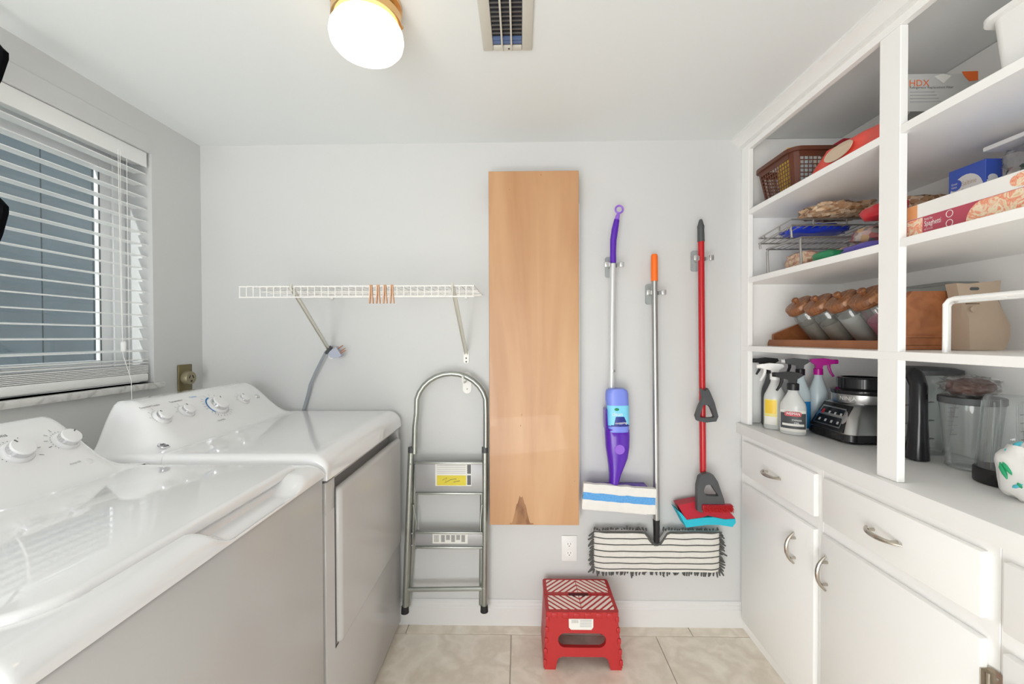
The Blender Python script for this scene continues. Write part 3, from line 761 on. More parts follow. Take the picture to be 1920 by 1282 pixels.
# ---- duplex outlet on the back wall
q = W(1067, 1027, y=D); t = thing('wall_outlet', 'white duplex outlet low on the back wall behind the red stool', 'outlet', (q.x, D, q.z-.057))
m = MB(); m.box((q.x-.035, D-.006, q.z-.057), (q.x+.035, D-.0005, q.z+.057), .003); m.build('cover_plate', 'trim', t)
for dz in (-.02, .02):
    m = MB(); m.prism(rrect(-.017, .017, -.014, .014, .012), (q.x, D-.0055, q.z+dz), (1, 0, 0), (0, 0, 1), (0, -.002, 0)); s_ = m.build('receptacle', 'white', t)
    m = MB()
    for dx in (-.006, .006): m.box((q.x+dx-.001, D-.0082, q.z+dz-.002), (q.x+dx+.001, D-.0074, q.z+dz+.006))
    m.box((q.x-.002, D-.0082, q.z+dz-.010), (q.x+.002, D-.0074, q.z+dz-.006)); m.build('slot', 'charcoal', s_, 0)

# ---- wall cabinet with wooden door (fold-down board)
x0, x1, z0, z1 = -.130, .249, .483, 1.978
t = thing('ironing_board_cabinet', 'tall narrow wall cabinet with a plain orange-brown wooden door', 'wall cabinet', ((x0+x1)/2, D, z0))
m = MB(); m.box((x0+.010, 1.768, z0+.02), (x1+.006, D-.0005, z1-.13), .002, 1); m.build('cabinet_box', 'cabinet', t)
m = MB(); m.box((x0, 1.745, z0), (x1, 1.7675, z1), .002, 1); dd = m.build('door', 'maple', t)
st = MB(); cx = W(977, 984, y=1.745); n = 14
P = []
for i in range(n+1):
    a = i/n; P.append((-.048+.1*a, .0))
top = [(.052-.1*i/24, .006+.115*max(0, 1-abs((i-12.5)/9)**1.7)**1.15*(1+.07*math.sin(i*1.9))) for i in range(25)]
st.prism(P+top, (cx.x, 1.7447, z0+.003), (1, 0, 0), (0, 0, 1), (0, .0002, 0)); st.build('stain', 'brown_stain', dd, 0, label='dark brown water stain at the bottom')
for px, py, l_ in ((955, 357, .008), (978, 780, .012), (976, 800, .010), (1077, 903, .006), (1014, 330, .010)):
    q = W(px, py, y=1.745); m = MB(); m.prism([(0, 0), (.0018, l_*.5), (.001, l_), (-.0012, l_*.5)], (q.x, 1.7447, q.z), (1, 0, .2), (0, 0, 1), (0, .0002, 0)); m.build('knot', 'brown_stain', dd, 0)
# ---- step ladder hanging on its hook
YLd = 1.772
def L(px, py, dy=0): return W(px, py, y=YLd+dy)
lad = thing('step_ladder', 'folded grey metal step ladder hanging against the back wall', 'step ladder', tuple(L(835, 1148)))
arch = [L(777, 850), L(778, 800), L(781, 775)]
for i in range(1, 14):
    a = PI-PI*i/14; arch.append(L(846+66*math.cos(a), 762-62*math.sin(a)))
arch += [L(911, 775), L(911, 850)]
MB().tube(arch, .0115, 12).build('hand_rail', 'galv', lad)
for pts in ([(771, 842), (765, 1000), (760, 1138)], [(909.5, 842), (909, 1000), (908, 1136)]):
    MB().tube([L(*p) for p in pts], .0135, 12).build('front_leg', 'galv', lad)
for pts in ([(779, 870), (775, 1000), (766, 1133)], [(905, 868), (903, 1000), (902, 1133)]):
    MB().tube([L(a, b_, .03) for a, b_ in pts], .0095, 10).build('rear_leg', 'galv', lad)
for px, py in ((759.5, 1148), (908, 1146)):
    a = L(px, py-12); c = L(px, py); MB().tube([a, c], [.0155, .017], 14).build('rubber_foot', 'rubber', lad)
for px in (771, 909.5):
    MB().tube([L(px, 838), L(px, 848)], .0142, 12).build('collar', 'charcoal', lad)
MB().tube([L(764, 1105), L(906, 1103)], .0095, 10).build('rung', 'galv', lad)
def step(py0, py1, label):
    a = L(779, py0, -.010); c = L(905, py1, -.010); m = MB()
    m.box((a.x, YLd-.012, c.z), (c.x, YLd+.006, a.z), .002); o = m.build('step', 'step_grey', lad)
    m = MB(); m.box((a.x, YLd-.020, a.z-.006), (c.x, YLd-.011, a.z+.002), .002).box((a.x, YLd-.022, c.z-.004), (c.x, YLd-.011, c.z+.004), .002); m.build('step_edge', 'galv', o)
    return o
s1 = step(866, 924, ''); s2 = step(996, 1025, '')
def plate(parent, name, mm, pa, pb, y):
    a = W(*pa, y=y); c = W(*pb, y=y); m = MB(); m.box((a.x, y, c.z), (c.x, y+.0006, a.z)); return m.build(name, mm, parent, 0)
yl = YLd-.0128
plate(s1, 'warning_label', 'paper', (816, 869), (884, 911), yl); plate(s1, 'label_yellow', 'yellow_label', (819, 891), (874, 910), yl-.0006)
plate(s1, 'label_black', 'print_grey', (876, 871), (883, 888), yl-.0006); plate(s1, 'label_black', 'print_grey', (876, 891), (883, 909), yl-.0006)
m = MB()
for k in range(5): a = W(819, 872+3.6*k, y=yl-.0006); c = W(873, 873+3.6*k, y=yl-.0006); m.box((a.x, yl-.0006, c.z), (c.x, yl-.0002, a.z))
m.build('label_print', 'print_light', s1, 0)
sc = MB(); sc.tube([W(a, b_, y=yl-.0012) for a, b_ in ((830, 900), (838, 895), (834, 905), (845, 899), (856, 897), (850, 904), (862, 901))], .0009, 5); sc.build('scribble', 'print_grey', s1)
plate(s2, 'maker_label', 'paper', (811, 1000), (877, 1019), yl)
m = MB()
for k in range(7): a = W(814+1.3*k, 1003, y=yl-.0006); c = W(814.8+1.3*k, 1016, y=yl-.0006); m.box((a.x, yl-.0006, c.z), (c.x, yl-.0002, a.z))
for k in range(5): a = W(827+9.5*k, 1003, y=yl-.0006); c = W(834+9.5*k, 1016-(k % 2)*4, y=yl-.0006); m.box((a.x, yl-.0006, c.z), (c.x, yl-.0002, a.z))
m.build('label_print', 'paper_print', s2, 0)
for pts in ([(775, 945), (781, 975), (779, 1030)], [(904, 945), (901, 975), (902, 1030)]):
    m = MB(); Q = [L(a, b_, -.004) for a, b_ in pts]; m.tube(Q, .0065, 6, flat=.5); m.build('hinge_link', 'galv', lad)
m = MB()
for px, py in ((772, 1000), (772, 1022), (904, 1000), (904, 1022), (764, 1105), (906, 1103), (770, 870), (908, 870)): q = L(px, py, -.0135); m.ball(q, (.0035, .002, .0035), 8, 6)
m.build('rivet', 'alu_dark', lad)

# ---- three spring clips that hold the handles
def clip(px, py, yc, label):
    q = W(px, py, y=yc); t = thing('mop_clip', label, 'clip', (q.x, D, q.z), 'spring clips on the back wall')
    m = MB(); m.prism(rrect(-.018, .018, -.045, .045, .01), (q.x-.006, D-.0005, q.z), (1, 0, 0), (0, 0, 1), (0, -.008, 0)); m.build('wall_plate', 'clear_plastic', t, 30)
    for sg in (-1, 1):
        m = MB(); P = [Vector((q.x+sg*a, D-b_, q.z)) for a, b_ in ((.004, .008), (.014, .030), (.016, .055), (.013, .072), (.020, .080), (.032, .078))]
        m.loft([[p+Vector((0, 0, -.008)), p+Vector((0, 0, .008)), p+Vector((sg*.0022, 0, .008)), p+Vector((sg*.0022, 0, -.008))] for p in P]); m.build('spring_arm', 'alu', t, 40)
        m = MB(); e = P[-1]; m.box((e.x-.010, e.y-.008, e.z-.011), (e.x+.008, e.y+.004, e.z+.011), .003); m.build('grip', 'alu', t)
yM = 1.775
clip(1150, 497, yM, 'spring clip gripping the spray mop handle'); clip(1228, 549, yM, 'spring clip gripping the orange-tipped mop handle'); clip(1316, 485, yM, 'spring clip gripping the red mop handle')
def B(px, py, dy=0): return W(px, py, y=yM+dy)

# ---- purple spray mop
t = thing('spray_mop', 'purple spray mop with blue bottle and white cloth pad', 'mop', tuple(B(1152, 950)))
MB().tube([B(1149, 494), B(1147.5, 600), B(1146.5, 735)], .0125, 14).build('pole', 'pole_white', t)
m = MB(); m.tube([B(1148, 693), B(1148, 697)], .0132, 14); m.build('pole_joint', 'alu', t)
P = [B(1149.5, 493), B(1149.5, 470), B(1150, 450), B(1153, 430), B(1156.5, 412)]
MB().tube(P, [.0135, .0130, .0140, .0145, .0115], 14).build('grip', 'purple', t)
MB().tube([B(1156.5, 412), B(1159, 402)], [.0108, .0075], 12).build('grip_neck', 'purple_light', t)
c = B(1161, 392.5); m = MB(); m.tube([c+Vector((.0155*math.cos(a*PI/12), 0, .0155*math.sin(a*PI/12))) for a in range(24)], .0042, 8, closed=True); m.build('hang_ring', 'purple_light', t)
def slab_loft(rows, depth, yc):
    "rows: (py, px_left, px_right); an oval column lying along the wall"
    R_ = []
    for py, xa, xb in rows:
        a = B(xa, py); c = B(xb, py); cx = (a.x+c.x)/2; hw = (c.x-a.x)/2
        R_.append([Vector((cx+hw*math.copysign(abs(math.cos(k*PI/10))**.7, math.cos(k*PI/10)), yc+depth*math.copysign(abs(math.sin(k*PI/10))**.8, math.sin(k*PI/10)), a.z)) for k in range(20)])
    return R_
m = MB(); m.loft(slab_loft([(727, 1140, 1168), (730, 1135, 1173), (736, 1133.5, 1175), (748, 1133.5, 1175.5), (757, 1135, 1176), (795, 1135, 1176.5), (806, 1135, 1176)], .030, yM-.020)); bo = m.build('solution_bottle', 'periwinkle', t, 45)
def wrap(rows, depth, yc, k0, k1):
    R_ = [r[k0:k1] for r in slab_loft(rows, depth, yc)]; m = MB(); n = len(R_[0])
    m.add([p for r in R_ for p in r], [(i*n+j, i*n+j+1, (i+1)*n+j+1, (i+1)*n+j) for i in range(len(R_)-1) for j in range(n-1)]); return m
wrap([(757, 1134.6, 1176.4), (795, 1134.6, 1177)], .0308, yM-.020, 11, 20).build('bottle_label', 'sky_label', bo)
wrap([(777, 1140, 1174), (795, 1134.4, 1177.2)], .0312, yM-.020, 11, 20).build('bottle_label_lower', 'navy', bo)
m = MB(); q = B(1158, 780, -.056); m.text('clean', .022, (q.x, yM-.0525, q.z), (1, 0, 0), (0, 0, 1), 'CENTER'); q = B(1159, 790, 0); m.text('mopping', .014, (q.x, yM-.0525, q.z), (1, 0, .06), (0, 0, 1), 'CENTER'); m.build('lettering', 'white', bo, 0)
m = MB(); q = B(1157, 768, -.056); m.ball((q.x, yM-.0515, q.z), (.010, .0015, .006), 12, 8); m.build('label_leaf', 'green', bo)
m = MB(); m.loft(slab_loft([(764, 1131.5, 1134.5), (780, 1131.2, 1135.5), (800, 1131.6, 1137), (803, 1132, 1178), (815, 1133, 1178.5), (835, 1134, 1178), (855, 1137, 1175), (870, 1139, 1169), (885, 1140.5, 1162), (902, 1141, 1157)], .034, yM-.014)); m.build('spray_body', 'purple', t, 45)
q = B(1157, 837); m = MB(at((q.x, yM-.046, q.z), frame_from((0, -1, 0), (1, 0, 0)))); m.lathe([(.021, -.004), (.021, .002), (.0195, .004), (.0005, .004)], 24); m.build('motor_cap', 'purple_light', t)
# the cloth pad hangs on the head, tipped a little
a = B(1091, 897); c = B(1219, 908); e = (c-a).normalized(); dn = Vector((.03, 0, -1))
def padpt(u, v, y, s=0): return a+e*(u*.300)+dn*(v*.105)+Vector((-.012*v+.006*u*v, y, 0))
def cloth(u0, u1, v0, v1, y, th, nu=30, nv=10, sd=0):
    m = MB()
    def fn(i, j, side):
        u = u0+(u1-u0)*i; v = v0+(v1-v0)*j; p = padpt(u, v, y)
        bul = .006*math.sin(PI*max(0, min(1, u)))*math.sin(PI*max(0, min(1, v)))
        nz = .004*noise.noise(Vector((u*5+sd, v*3, sd)))+(.0012*noise.noise(Vector((u*60, v*30, 5))) if sd == 0 else 0)
        p.y += (-(bul+nz)-(th if side else 0)); p.z += .003*noise.noise(Vector((u*9, sd+4, 0))); return p
    A = [[fn(i/nu, j/nv, 1) for j in range(nv+1)] for i in range(nu+1)]; Bk = [[fn(i/nu, j/nv, 0) for j in range(nv+1)][::-1] for i in range(nu+1)]
    m.loft([A[i]+Bk[i] for i in range(nu+1)]); return m
pd = cloth(0, 1, 0, 1, -.035, .022).build('cloth_pad', 'pad_white', t, 60)
cloth(.0, .992, .34, .62, -.0370, .0215, sd=0).build('blue_stripe', 'pad_blue', pd, 60)
cloth(.02, .9, .60, 1.10, -.024, .016, sd=6).build('pad_flap', 'pad_white', pd, 60)
MB().box((padpt(.05, .2, 0).x, yM-.032, padpt(.5, .8, 0).z), (padpt(.95, .2, 0).x, D-.003, padpt(.5, .2, 0).z), .006).build('mop_head', 'purple', t)

# ---- flat dust mop with orange tip
t = thing('dust_mop', 'striped flat dust mop on a steel pole with orange tip', 'mop', tuple(B(1232, 1082)))
MB().tube([B(1227, 526), B(1229, 750), B(1231, 976)], .0125, 14).build('pole', 'alu_dark', t)
m = MB(); m.tube([B(1227, 527), B(1226.8, 500), B(1226.8, 480), B(1226.8, 476.5)], [.0145, .0145, .014, .011], 16); m.build('tip', 'orange', t)
MB().tube([B(1230.5, 974), B(1231, 990), B(1231, 1016)], [.0145, .0135, .012], 14).build('socket', 'black', t)
a = B(1113, 996); c = B(1353, 1073); hw = (c.x-a.x)
def hp(u, v): return Vector((a.x+hw*u, 0, a.z+(c.z-a.z)*v))
def headtop(u):
    px = u*240+1113; d_ = abs(px-1231); return (.30*(1-sm((d_-4)/20)))+.0
m = MB(); nu, nv = 60, 14
def hfn(i, j, front):
    u = i/nu; v0 = headtop(u); v = v0+(1-v0)*j/nv; p = hp(u, v)
    e_ = min(u, 1-u)*12; p.y = yM+.02-(.020*min(1, e_)**.5+.004*math.sin(v*PI)+.0035*noise.noise(Vector((u*9, v*5, 2))) if front else -.006); p.z += .0025*noise.noise(Vector((u*7, v, 9))); return p
m.loft([[hfn(i, j, 1) for j in range(nv+1)]+[hfn(i, j, 0) for j in range(nv, -1, -1)] for i in range(nu+1)]); pad = m.build('mop_pad', 'mop_white', t, 60)
for k in range(7):
    v = (.03, .17, .32, .48, .63, .78, .93)[k]; P = []; Q = []
    for i in range(41):
        u = .005+.99*i/40; v0 = headtop(u)
        vv = max(v, v0+.03) if k < 2 else v
        p = hp(u, vv+.012*noise.noise(Vector((u*8, k*3, 1)))); e_ = min(u, 1-u)*12
        p.y = yM+.02-(.020*min(1, e_)**.5+.004*math.sin(vv*PI)+.0035*noise.noise(Vector((u*9, vv*5, 2))))-.0005; P.append(p)
    MB().tube(P, .0024, 6).build('stripe', 'chenille', pad)
rd = random.Random(4); fr = MB()
def strand(p, d, ln):
    b_ = Vector((rd.gauss(0, .2), rd.gauss(0, .3), rd.gauss(0, .2)))
    fr.tube([p, p+d*ln*.5+b_*.006, p+d*ln+b_*.014], [.0036, .0042, .003], 6)
for k in range(52): strand(hp(.01+.98*k/51, .97)+Vector((0, yM+.012, 0)), Vector((rd.uniform(-.35, .1), -.1, -1)).normalized(), .022+.008*rd.random())
for k in range(17):
    for sg in (0, 1): strand(hp(.995 if sg else .005, .05+.92*k/16)+Vector((0, yM+.012, 0)), Vector((1 if sg else -1, 0, -.6-.4*rd.random())).normalized(), .022+.008*rd.random())
for k in range(46):
    u = .01+.98*k/45
    if abs(u-.49) > .05: strand(hp(u, .02)+Vector((0, yM+.018, 0)), Vector((rd.uniform(-.6, .6), .1, .8)).normalized(), .008+.005*rd.random())
fr.build('fringe', 'chenille', t, 60, kind='stuff')
P = [hp(i/40, headtop(i/40))+Vector((0, yM-.002, 0)) for i in range(41)]; MB().tube(P, .003, 6).build('binding', 'chenille', pad)

# ---- red sponge mop with scrub brush
t = thing('sponge_mop', 'red-handled sponge mop with grey lever and blue sponge', 'mop', tuple(B(1319, 980)))
MB().tube([B(1314.5, 452), B(1316, 650), B(1318, 885)], .0130, 14).build('pole', 'red_pole', t)
m = MB(); m.tube([B(1314.5, 453), B(1314, 430), B(1314, 424), B(1314, 422), B(1314, 413), B(1314, 411)], [.0145, .0135, .0145, .0125, .007, .004], 16); m.build('tip', 'charcoal', t)
def pix_ring(outer, inner, y, th): 
    O = [tuple(B(a, b_))[::2] for a, b_ in outer]; I = [tuple(B(a, b_))[::2] for a, b_ in inner]
    m = MB(); m.ring_prism(O, I, (0, y, 0), (1, 0, 0), (0, 0, 1), (0, -th, 0)); return m
m = pix_ring([(1309, 727), (1315, 731), (1321, 726), (1325, 733), (1333, 752), (1340, 778), (1336, 787), (1318, 789), (1302, 786), (1299, 777), (1306, 757), (1312, 745)],
             [(1314, 756), (1316, 757), (1319, 757), (1322, 757), (1327, 763), (1333, 778), (1331, 780), (1319, 781), (1307, 780), (1306, 777), (1309, 766), (1312, 758)], yM-.012, .022); m.build('lever', 'charcoal', t, 40)
m = pix_ring([(1304, 888), (1309, 884), (1319, 881), (1329, 884), (1337, 896), (1349, 930), (1350, 940), (1325, 941), (1311, 944), (1309, 954), (1300, 950), (1300, 905)],
             [(1314, 906), (1316, 903), (1321, 902), (1327, 904), (1331, 911), (1338, 921), (1338, 923), (1325, 923), (1316, 922), (1313, 918), (1312, 914), (1312, 911)], yM-.018, .024); m.build('brush_block', 'charcoal', t, 40)
a = B(1308, 939); c = B(1363, 947); m = MB(); m.box((a.x, yM-.052, c.z-.006), (c.x, yM-.030, a.z+.003), .003); br = m.build('brush', 'red_dark', t)
bm_ = MB()
for i in range(26):
    for j in range(4):
        p = Vector((a.x+(c.x-a.x)*(i+.5)/26, yM-.051, c.z-.006+(a.z-c.z+.009)*(j+.5)/4)); bm_.tube([p, p+Vector((rd.gauss(0, .0015), -.013, rd.gauss(-.002, .0015)))], [.0015, .0011], 5)
bm_.build('bristles', 'red_plastic', br, 60, kind='stuff')
m = MB(); pl_ = [(1268, 944), (1305, 937), (1352, 941), (1372, 966), (1352, 967), (1331, 963), (1322, 961), (1312, 964), (1282, 970)]
O = [B(a_, b_) for a_, b_ in pl_]; m.loft([[p+Vector((0, .034, 0)) for p in O], [p+Vector((0, -.030+.02*((p.z-O[3].z)/.08), 0)) for p in O]]); m.build('mop_plate', 'red_dark', t, 30)
m = MB(); O = [B(a_, b_) for a_, b_ in ((1264, 950), (1272, 956), (1282, 968), (1312, 964), (1331, 963), (1352, 967), (1371, 966), (1372, 973), (1366, 981), (1340, 977), (1318, 977), (1296, 980), (1281, 982), (1275, 970))]
m.loft([[p+Vector((0, .036, 0)) for p in O], [p+Vector((0, -.034, 0)) for p in O]]); m.build('sponge', 'cyan_sponge', t, 30)

# ================================================================== RED FOLDING STOOL
sy0, sy1, stz = 1.572, 1.792, .228
t = thing('folding_stool', 'red plastic folding step stool with pale chevron treads', 'stool', (.235, 1.68, 0))
bx0, bx1, tx0, tx1 = .088, .392, .100, .372
th = .016
def xl(z): return bx0+(tx0-bx0)*z/stz
def xr(z): return bx1+(tx1-bx1)*z/stz
def leg_panel(y, flip, name):
    m = MB(); zt = stz-.016
    outer = [(xl(0)+.004, 0), (xl(0)+.048, 0), (xl(.05)+.052, .036), (xl(.05)+.066, .050), (xr(.05)-.066, .050), (xr(.05)-.052, .036), (xr(0)-.048, 0), (xr(0)-.004, 0), (xr(zt)-.004, zt), ((tx0+tx1)/2, zt), (xl(zt)+.004, zt)]
    # body built as strips around the oval hole
    cx = (tx0+tx1)/2; hz0, hz1, hw_ = .086, .142, .092
    N = 32; inn = []; out = []
    for i in range(N):
        a = 2*PI*i/N+PI/4; ca, sa = math.cos(a), math.sin(a); rr = (hz1-hz0)/2; zc = (hz0+hz1)/2
        sx_ = hw_-rr; inn.append((cx+(sx_ if ca > 0 else -sx_)+rr*ca if abs(ca) > 1e-6 else cx, zc+rr*sa))
        k = 1/max(abs(ca), abs(sa)); u_, v_ = ca*k, sa*k
        z_ = .050+(zt-.050)*(v_+1)/2; out.append((cx+u_*((xr(z_)-xl(z_))/2-.004)+((xr(z_)+xl(z_))/2-cx), z_))
    m.ring_prism(out, inn, (0, y, 0), (1, 0, 0), (0, 0, 1), (0, th*flip, 0))
    for s_ in (0, 1):
        q = [(xl(0)+.004, 0), (xl(0)+.046, 0), (xl(.05)+.052, .040), (xl(.05)+.066, .050), (xl(.05)+.004, .050)] if not s_ else [(xr(0)-.004, 0), (xr(.05)-.004, .050), (xr(.05)-.066, .050), (xr(.05)-.052, .040), (xr(0)-.046, 0)]
        m.prism(q, (0, y, 0), (1, 0, 0), (0, 0, 1), (0, th*flip, 0))
    return m.build(name, 'stool_red', t, 30)
lf = leg_panel(sy0+.008, 1, 'leg_panel'); leg_panel(sy1-.008, -1, 'leg_panel')
for sd in (0, 1):
    for y0, y1 in ((sy0+.012, (sy0+sy1)/2-.002), ((sy0+sy1)/2+.002, sy1-.012)):
        m = MB(); xx = (lambda z: xl(z)) if not sd else (lambda z: xr(z)-.012)
        m.loft([[Vector((xx(z), y0, z)), Vector((xx(z)+.012, y0, z)), Vector((xx(z)+.012, y1, z)), Vector((xx(z), y1, z))] for z in (.004, stz-.018)]); m.build('side_panel', 'stool_red', t, 30)
for sd in (0, 1):
    for k in range(5):
        z = .018+.042*k; x = (xl(z)-.002) if not sd else (xr(z)-.012)
        MB().box((x, sy0+.003, z), (x+.014, sy0+.014, z+.022), .004).build('hinge_knuckle', 'stool_red', t)
m = MB(); ym_ = (sy0+sy1)/2
m.prism(rrect(tx0-.004, tx1+.004, sy0, ym_-.0015, [.003, .003, .012, .012]), (0, 0, stz-.018), (1, 0, 0), (0, 1, 0), (0, 0, .018)); ta = m.build('seat_half', 'stool_red', t, 30)
m = MB(); m.prism(rrect(tx0-.004, tx1+.004, ym_+.0015, sy1, [.012, .012, .003, .003]), (0, 0, stz-.018), (1, 0, 0), (0, 1, 0), (0, 0, .018)); tb = m.build('seat_half', 'stool_red', t, 30)
cx = (tx0+tx1)/2
MB().box((cx-.040, ym_-.014, stz-.003), (cx+.040, ym_+.010, stz+.0006), .0004, 1).build('hand_slot', 'slot_dark', t)
def clip_poly(P, ax, lim, keep_less):
    out = []
    for i in range(len(P)):
        a, c = P[i], P[(i+1) % len(P)]
        ia = (a[ax] <= lim) == keep_less; ic = (c[ax] <= lim) == keep_less
        if ia: out.append(a)
        if ia != ic:
            q = (lim-a[ax])/(c[ax]-a[ax]); out.append(tuple(a[k]+(c[k]-a[k])*q for k in range(2)))
    return out
def chevrons(parent, y0, y1, up, notch):
    for k in range(-16, 17):
        for sg in (-1, 1):
            s_ = .0270; w_ = .0145; dxy = (y1-y0)
            x = cx+sg*(k*s_)
            # a strip slanting away from the middle line
            q = [(x, y0), (x+sg*w_, y0), (x+sg*(w_+dxy*1.0)*1, y1), (x+sg*dxy, y1)] if up else [(x+sg*dxy, y0), (x+sg*(dxy+w_), y0), (x+sg*w_, y1), (x, y1)]
            q = clip_poly(q, 0, cx+(.0015*sg), sg < 0)
            if q: q = clip_poly(q, 0, tx0+.010, False)
            if q: q = clip_poly(q, 0, tx1-.010, True)
            if q and notch and min(abs(a[0]-cx) for a in q) < .052:
                q = clip_poly(q, 1, (ym_-.030) if not up else 9, True)
            if len(q) > 2:
                ar = abs(sum(q[i][0]*q[(i+1) % len(q)][1]-q[(i+1) % len(q)][0]*q[i][1] for i in range(len(q))))/2
                if ar > 1.2e-5: MB().prism(q, (0, 0, stz-.0005), (1, 0, 0), (0, 1, 0), (0, 0, .0018)).build('tread_strip', 'stool_pale', parent, 0)
chevrons(tb, ym_+.016, sy1-.012, False, False); chevrons(ta, sy0+.018, ym_-.010, True, True)
for k in range(6):
    x = tx0+.03+(tx1-tx0-.06)*k/5; MB().box((x-.013, sy0-.003, stz-.024), (x+.013, sy0+.012, stz-.002), .004).build('hinge_knuckle', 'stool_red', t)
for k in range(3):
    for sg in (-1, 1):
        x = cx+sg*(.062+.030*k); MB().box((x-.008, ym_-.006, stz-.006), (x+.008, ym_+.012, stz+.001), .003).build('hinge_knuckle', 'stool_red', t)
m = MB(); m.prism([(-.047, .022), (.047, .022), (.047, -.010), (.040, -.020), (-.038, -.020), (-.046, -.012)], (cx-.004, sy0+.0078, .176), (1, 0, 0), (0, 0, 1), (0, -.0006, 0)); st_ = m.build('sticker', 'paper', lf, 0)
m = MB()
for k in range(9): m.box((cx-.040+.003*k, sy0+.0066, .182), (cx-.0385+.003*k, sy0+.007, .194))
for k in range(5): m.box((cx-.008, sy0+.0066, .192-.006*k), (cx+.036, sy0+.007, .194-.006*k))
m.build('sticker_print', 'print_light', st_, 0)
# ================================================================== ON THE SHELVES
def pouch(c, r, seed=0, lump=.25, rot=(0, 0, 0), power=.75, nu=28, nv=16, freq=5, flat_bottom=None):
    "a soft filled bag"
    R_ = Matrix.Rotation(rot[2], 4, 'Z') @ Matrix.Rotation(rot[1], 4, 'Y') @ Matrix.Rotation(rot[0], 4, 'X')
    m = MB(at(Vector(c), R_)); m.ball((0, 0, 0), r, nu, nv, lump, seed, power, freq)
    if flat_bottom is not None:
        for v in m.v:
            if v.z < flat_bottom: v.z = flat_bottom+(v.z-flat_bottom)*.02
    return m

# ---- brown basket with things in it, top shelf of the far bay
bx0, bx1, by0, by1, bz0, bz1 = 1.005, 1.27, 1.535, 1.725, S1+.001, 1.962
t = thing('plastic_basket', 'brown plastic mesh basket on the top shelf', 'basket', ((bx0+bx1)/2, (by0+by1)/2, bz0))
fl = .022
m = MB(); P0 = rrect(bx0-fl, bx1+fl, by0-fl, by1+fl, .035, 6); P1 = rrect(bx0-fl-.010, bx1+fl+.010, by0-fl-.010, by1+fl+.010, .042, 6)
m.ring_prism(P1, P0, (0, 0, bz1-.014), (1, 0, 0), (0, 1, 0), (0, 0, .014)); m.build('rim', 'basket_brown', t, 40)
m = MB(); Q0 = rrect(bx0-fl+.001, bx1+fl-.001, by0-fl+.001, by1+fl-.001, .034, 6)
def bpt(x, y, z):   # flare with height
    k = (z-bz0)/(bz1-bz0); cx, cy = (bx0+bx1)/2, (by0+by1)/2
    return Vector((cx+(x-cx)*(1+k*fl*2/(bx1-bx0)), cy+(y-cy)*(1+k*fl*2/(by1-by0)), z))
m = MB(); m.box((bx0+.004, by0+.004, bz0), (bx1-.004, by1-.004, bz0+.004)); m.build('base', 'basket_brown', t)
def lattice(a, c, nx, nz):
    m = MB()
    for i in range(nx+1):
        u = i/nx; x = a[0]+(c[0]-a[0])*u; y = a[1]+(c[1]-a[1])*u
        m.tube([bpt(x, y, bz0), bpt(x, y, bz1-.03)], .0020, 4)
    for k in range(nz+1):
        z = bz0+(bz1-.03-bz0)*k/nz; m.tube([bpt(a[0], a[1], z), bpt(c[0], c[1], z)], .0020, 4)
    m.build('lattice_side', 'basket_brown', t, 0)
    m = MB(); n = Vector((c[1]-a[1], a[0]-c[0], 0)).normalized()*.002
    q = [bpt(a[0], a[1], bz1-.032), bpt(c[0], c[1], bz1-.032), bpt(c[0], c[1], bz1-.004), bpt(a[0], a[1], bz1-.004)]; m.loft([[p-n for p in q], [p+n for p in q]]); m.build('upper_band', 'basket_brown', t, 0)
lattice((bx0, by0+.02), (bx0, by1-.02), 12, 8); lattice((bx1, by0+.02), (bx1, by1-.02), 12, 8); lattice((bx0+.02, by0), (bx1-.02, by0), 16, 8); lattice((bx0+.02, by1), (bx1-.02, by1), 16, 8)
for cx_, cy_ in ((bx0, by0), (bx1, by0), (bx0, by1), (bx1, by1)):
    m = MB(); sx_ = 1 if cx_ == bx0 else -1; sy_ = 1 if cy_ == by0 else -1
    R_ = []
    for z in (bz0, bz1-.005):
        p = bpt(cx_, cy_, z); R_.append([p+Vector((sx_*.022, 0, 0)), p+Vector((sx_*.006, sy_*.006, 0)), p+Vector((0, sy_*.022, 0)), p+Vector((sx_*.004, sy_*.022, 0)), p+Vector((sx_*.010, sy_*.010, 0)), p+Vector((sx_*.022, sy_*.004, 0))])
    m.loft(R_); m.build('corner_post', 'basket_brown', t, 30)
tag(pouch((1.075, 1.675, S1+.108), (.038, .030, .100), 2, .12, flat_bottom=S1+.006).build('sponge_pack', 'yellow', None, 60), 'yellow packet poking out of the brown basket', 'packet')
m = MB(); m.box((1.145, 1.60, S1+.006), (1.20, 1.69, S1+.145), .004); tag(m.build('carton', 'box_white', None), 'white carton inside the brown basket', 'carton')
m = MB(); m.box((1.205, 1.57, S1+.006), (1.252, 1.69, S1+.200), .004); bo = m.build('carton', 'red_dark', None); tag(bo, 'dark red carton inside the brown basket', 'carton')
m = MB(at((1.075, 1.575, S1+.006))); m.lathe([(.022, 0), (.024, .003), (.024, .09), (.012, .11), (.011, .125)], 20); tag(m.build('small_bottle', 'bottle_milky', None), 'small pale bottle inside the brown basket', 'bottle')
c = W(1479, 291, y=1.70); m = MB(); m.tube([Vector((1.127, 1.70, S1+.205))+Vector((.014*math.cos(k*PI/8), .0, .014*math.sin(k*PI/8))) for k in range(16)], .004, 6, closed=True); m.tube([(1.127, 1.70, S1+.192), (1.127, 1.70, S1+.01)], .004, 6)
tag(m.build('ring_tool', 'cracker_blue', None), 'blue ring-topped stick standing in the brown basket', 'stick')

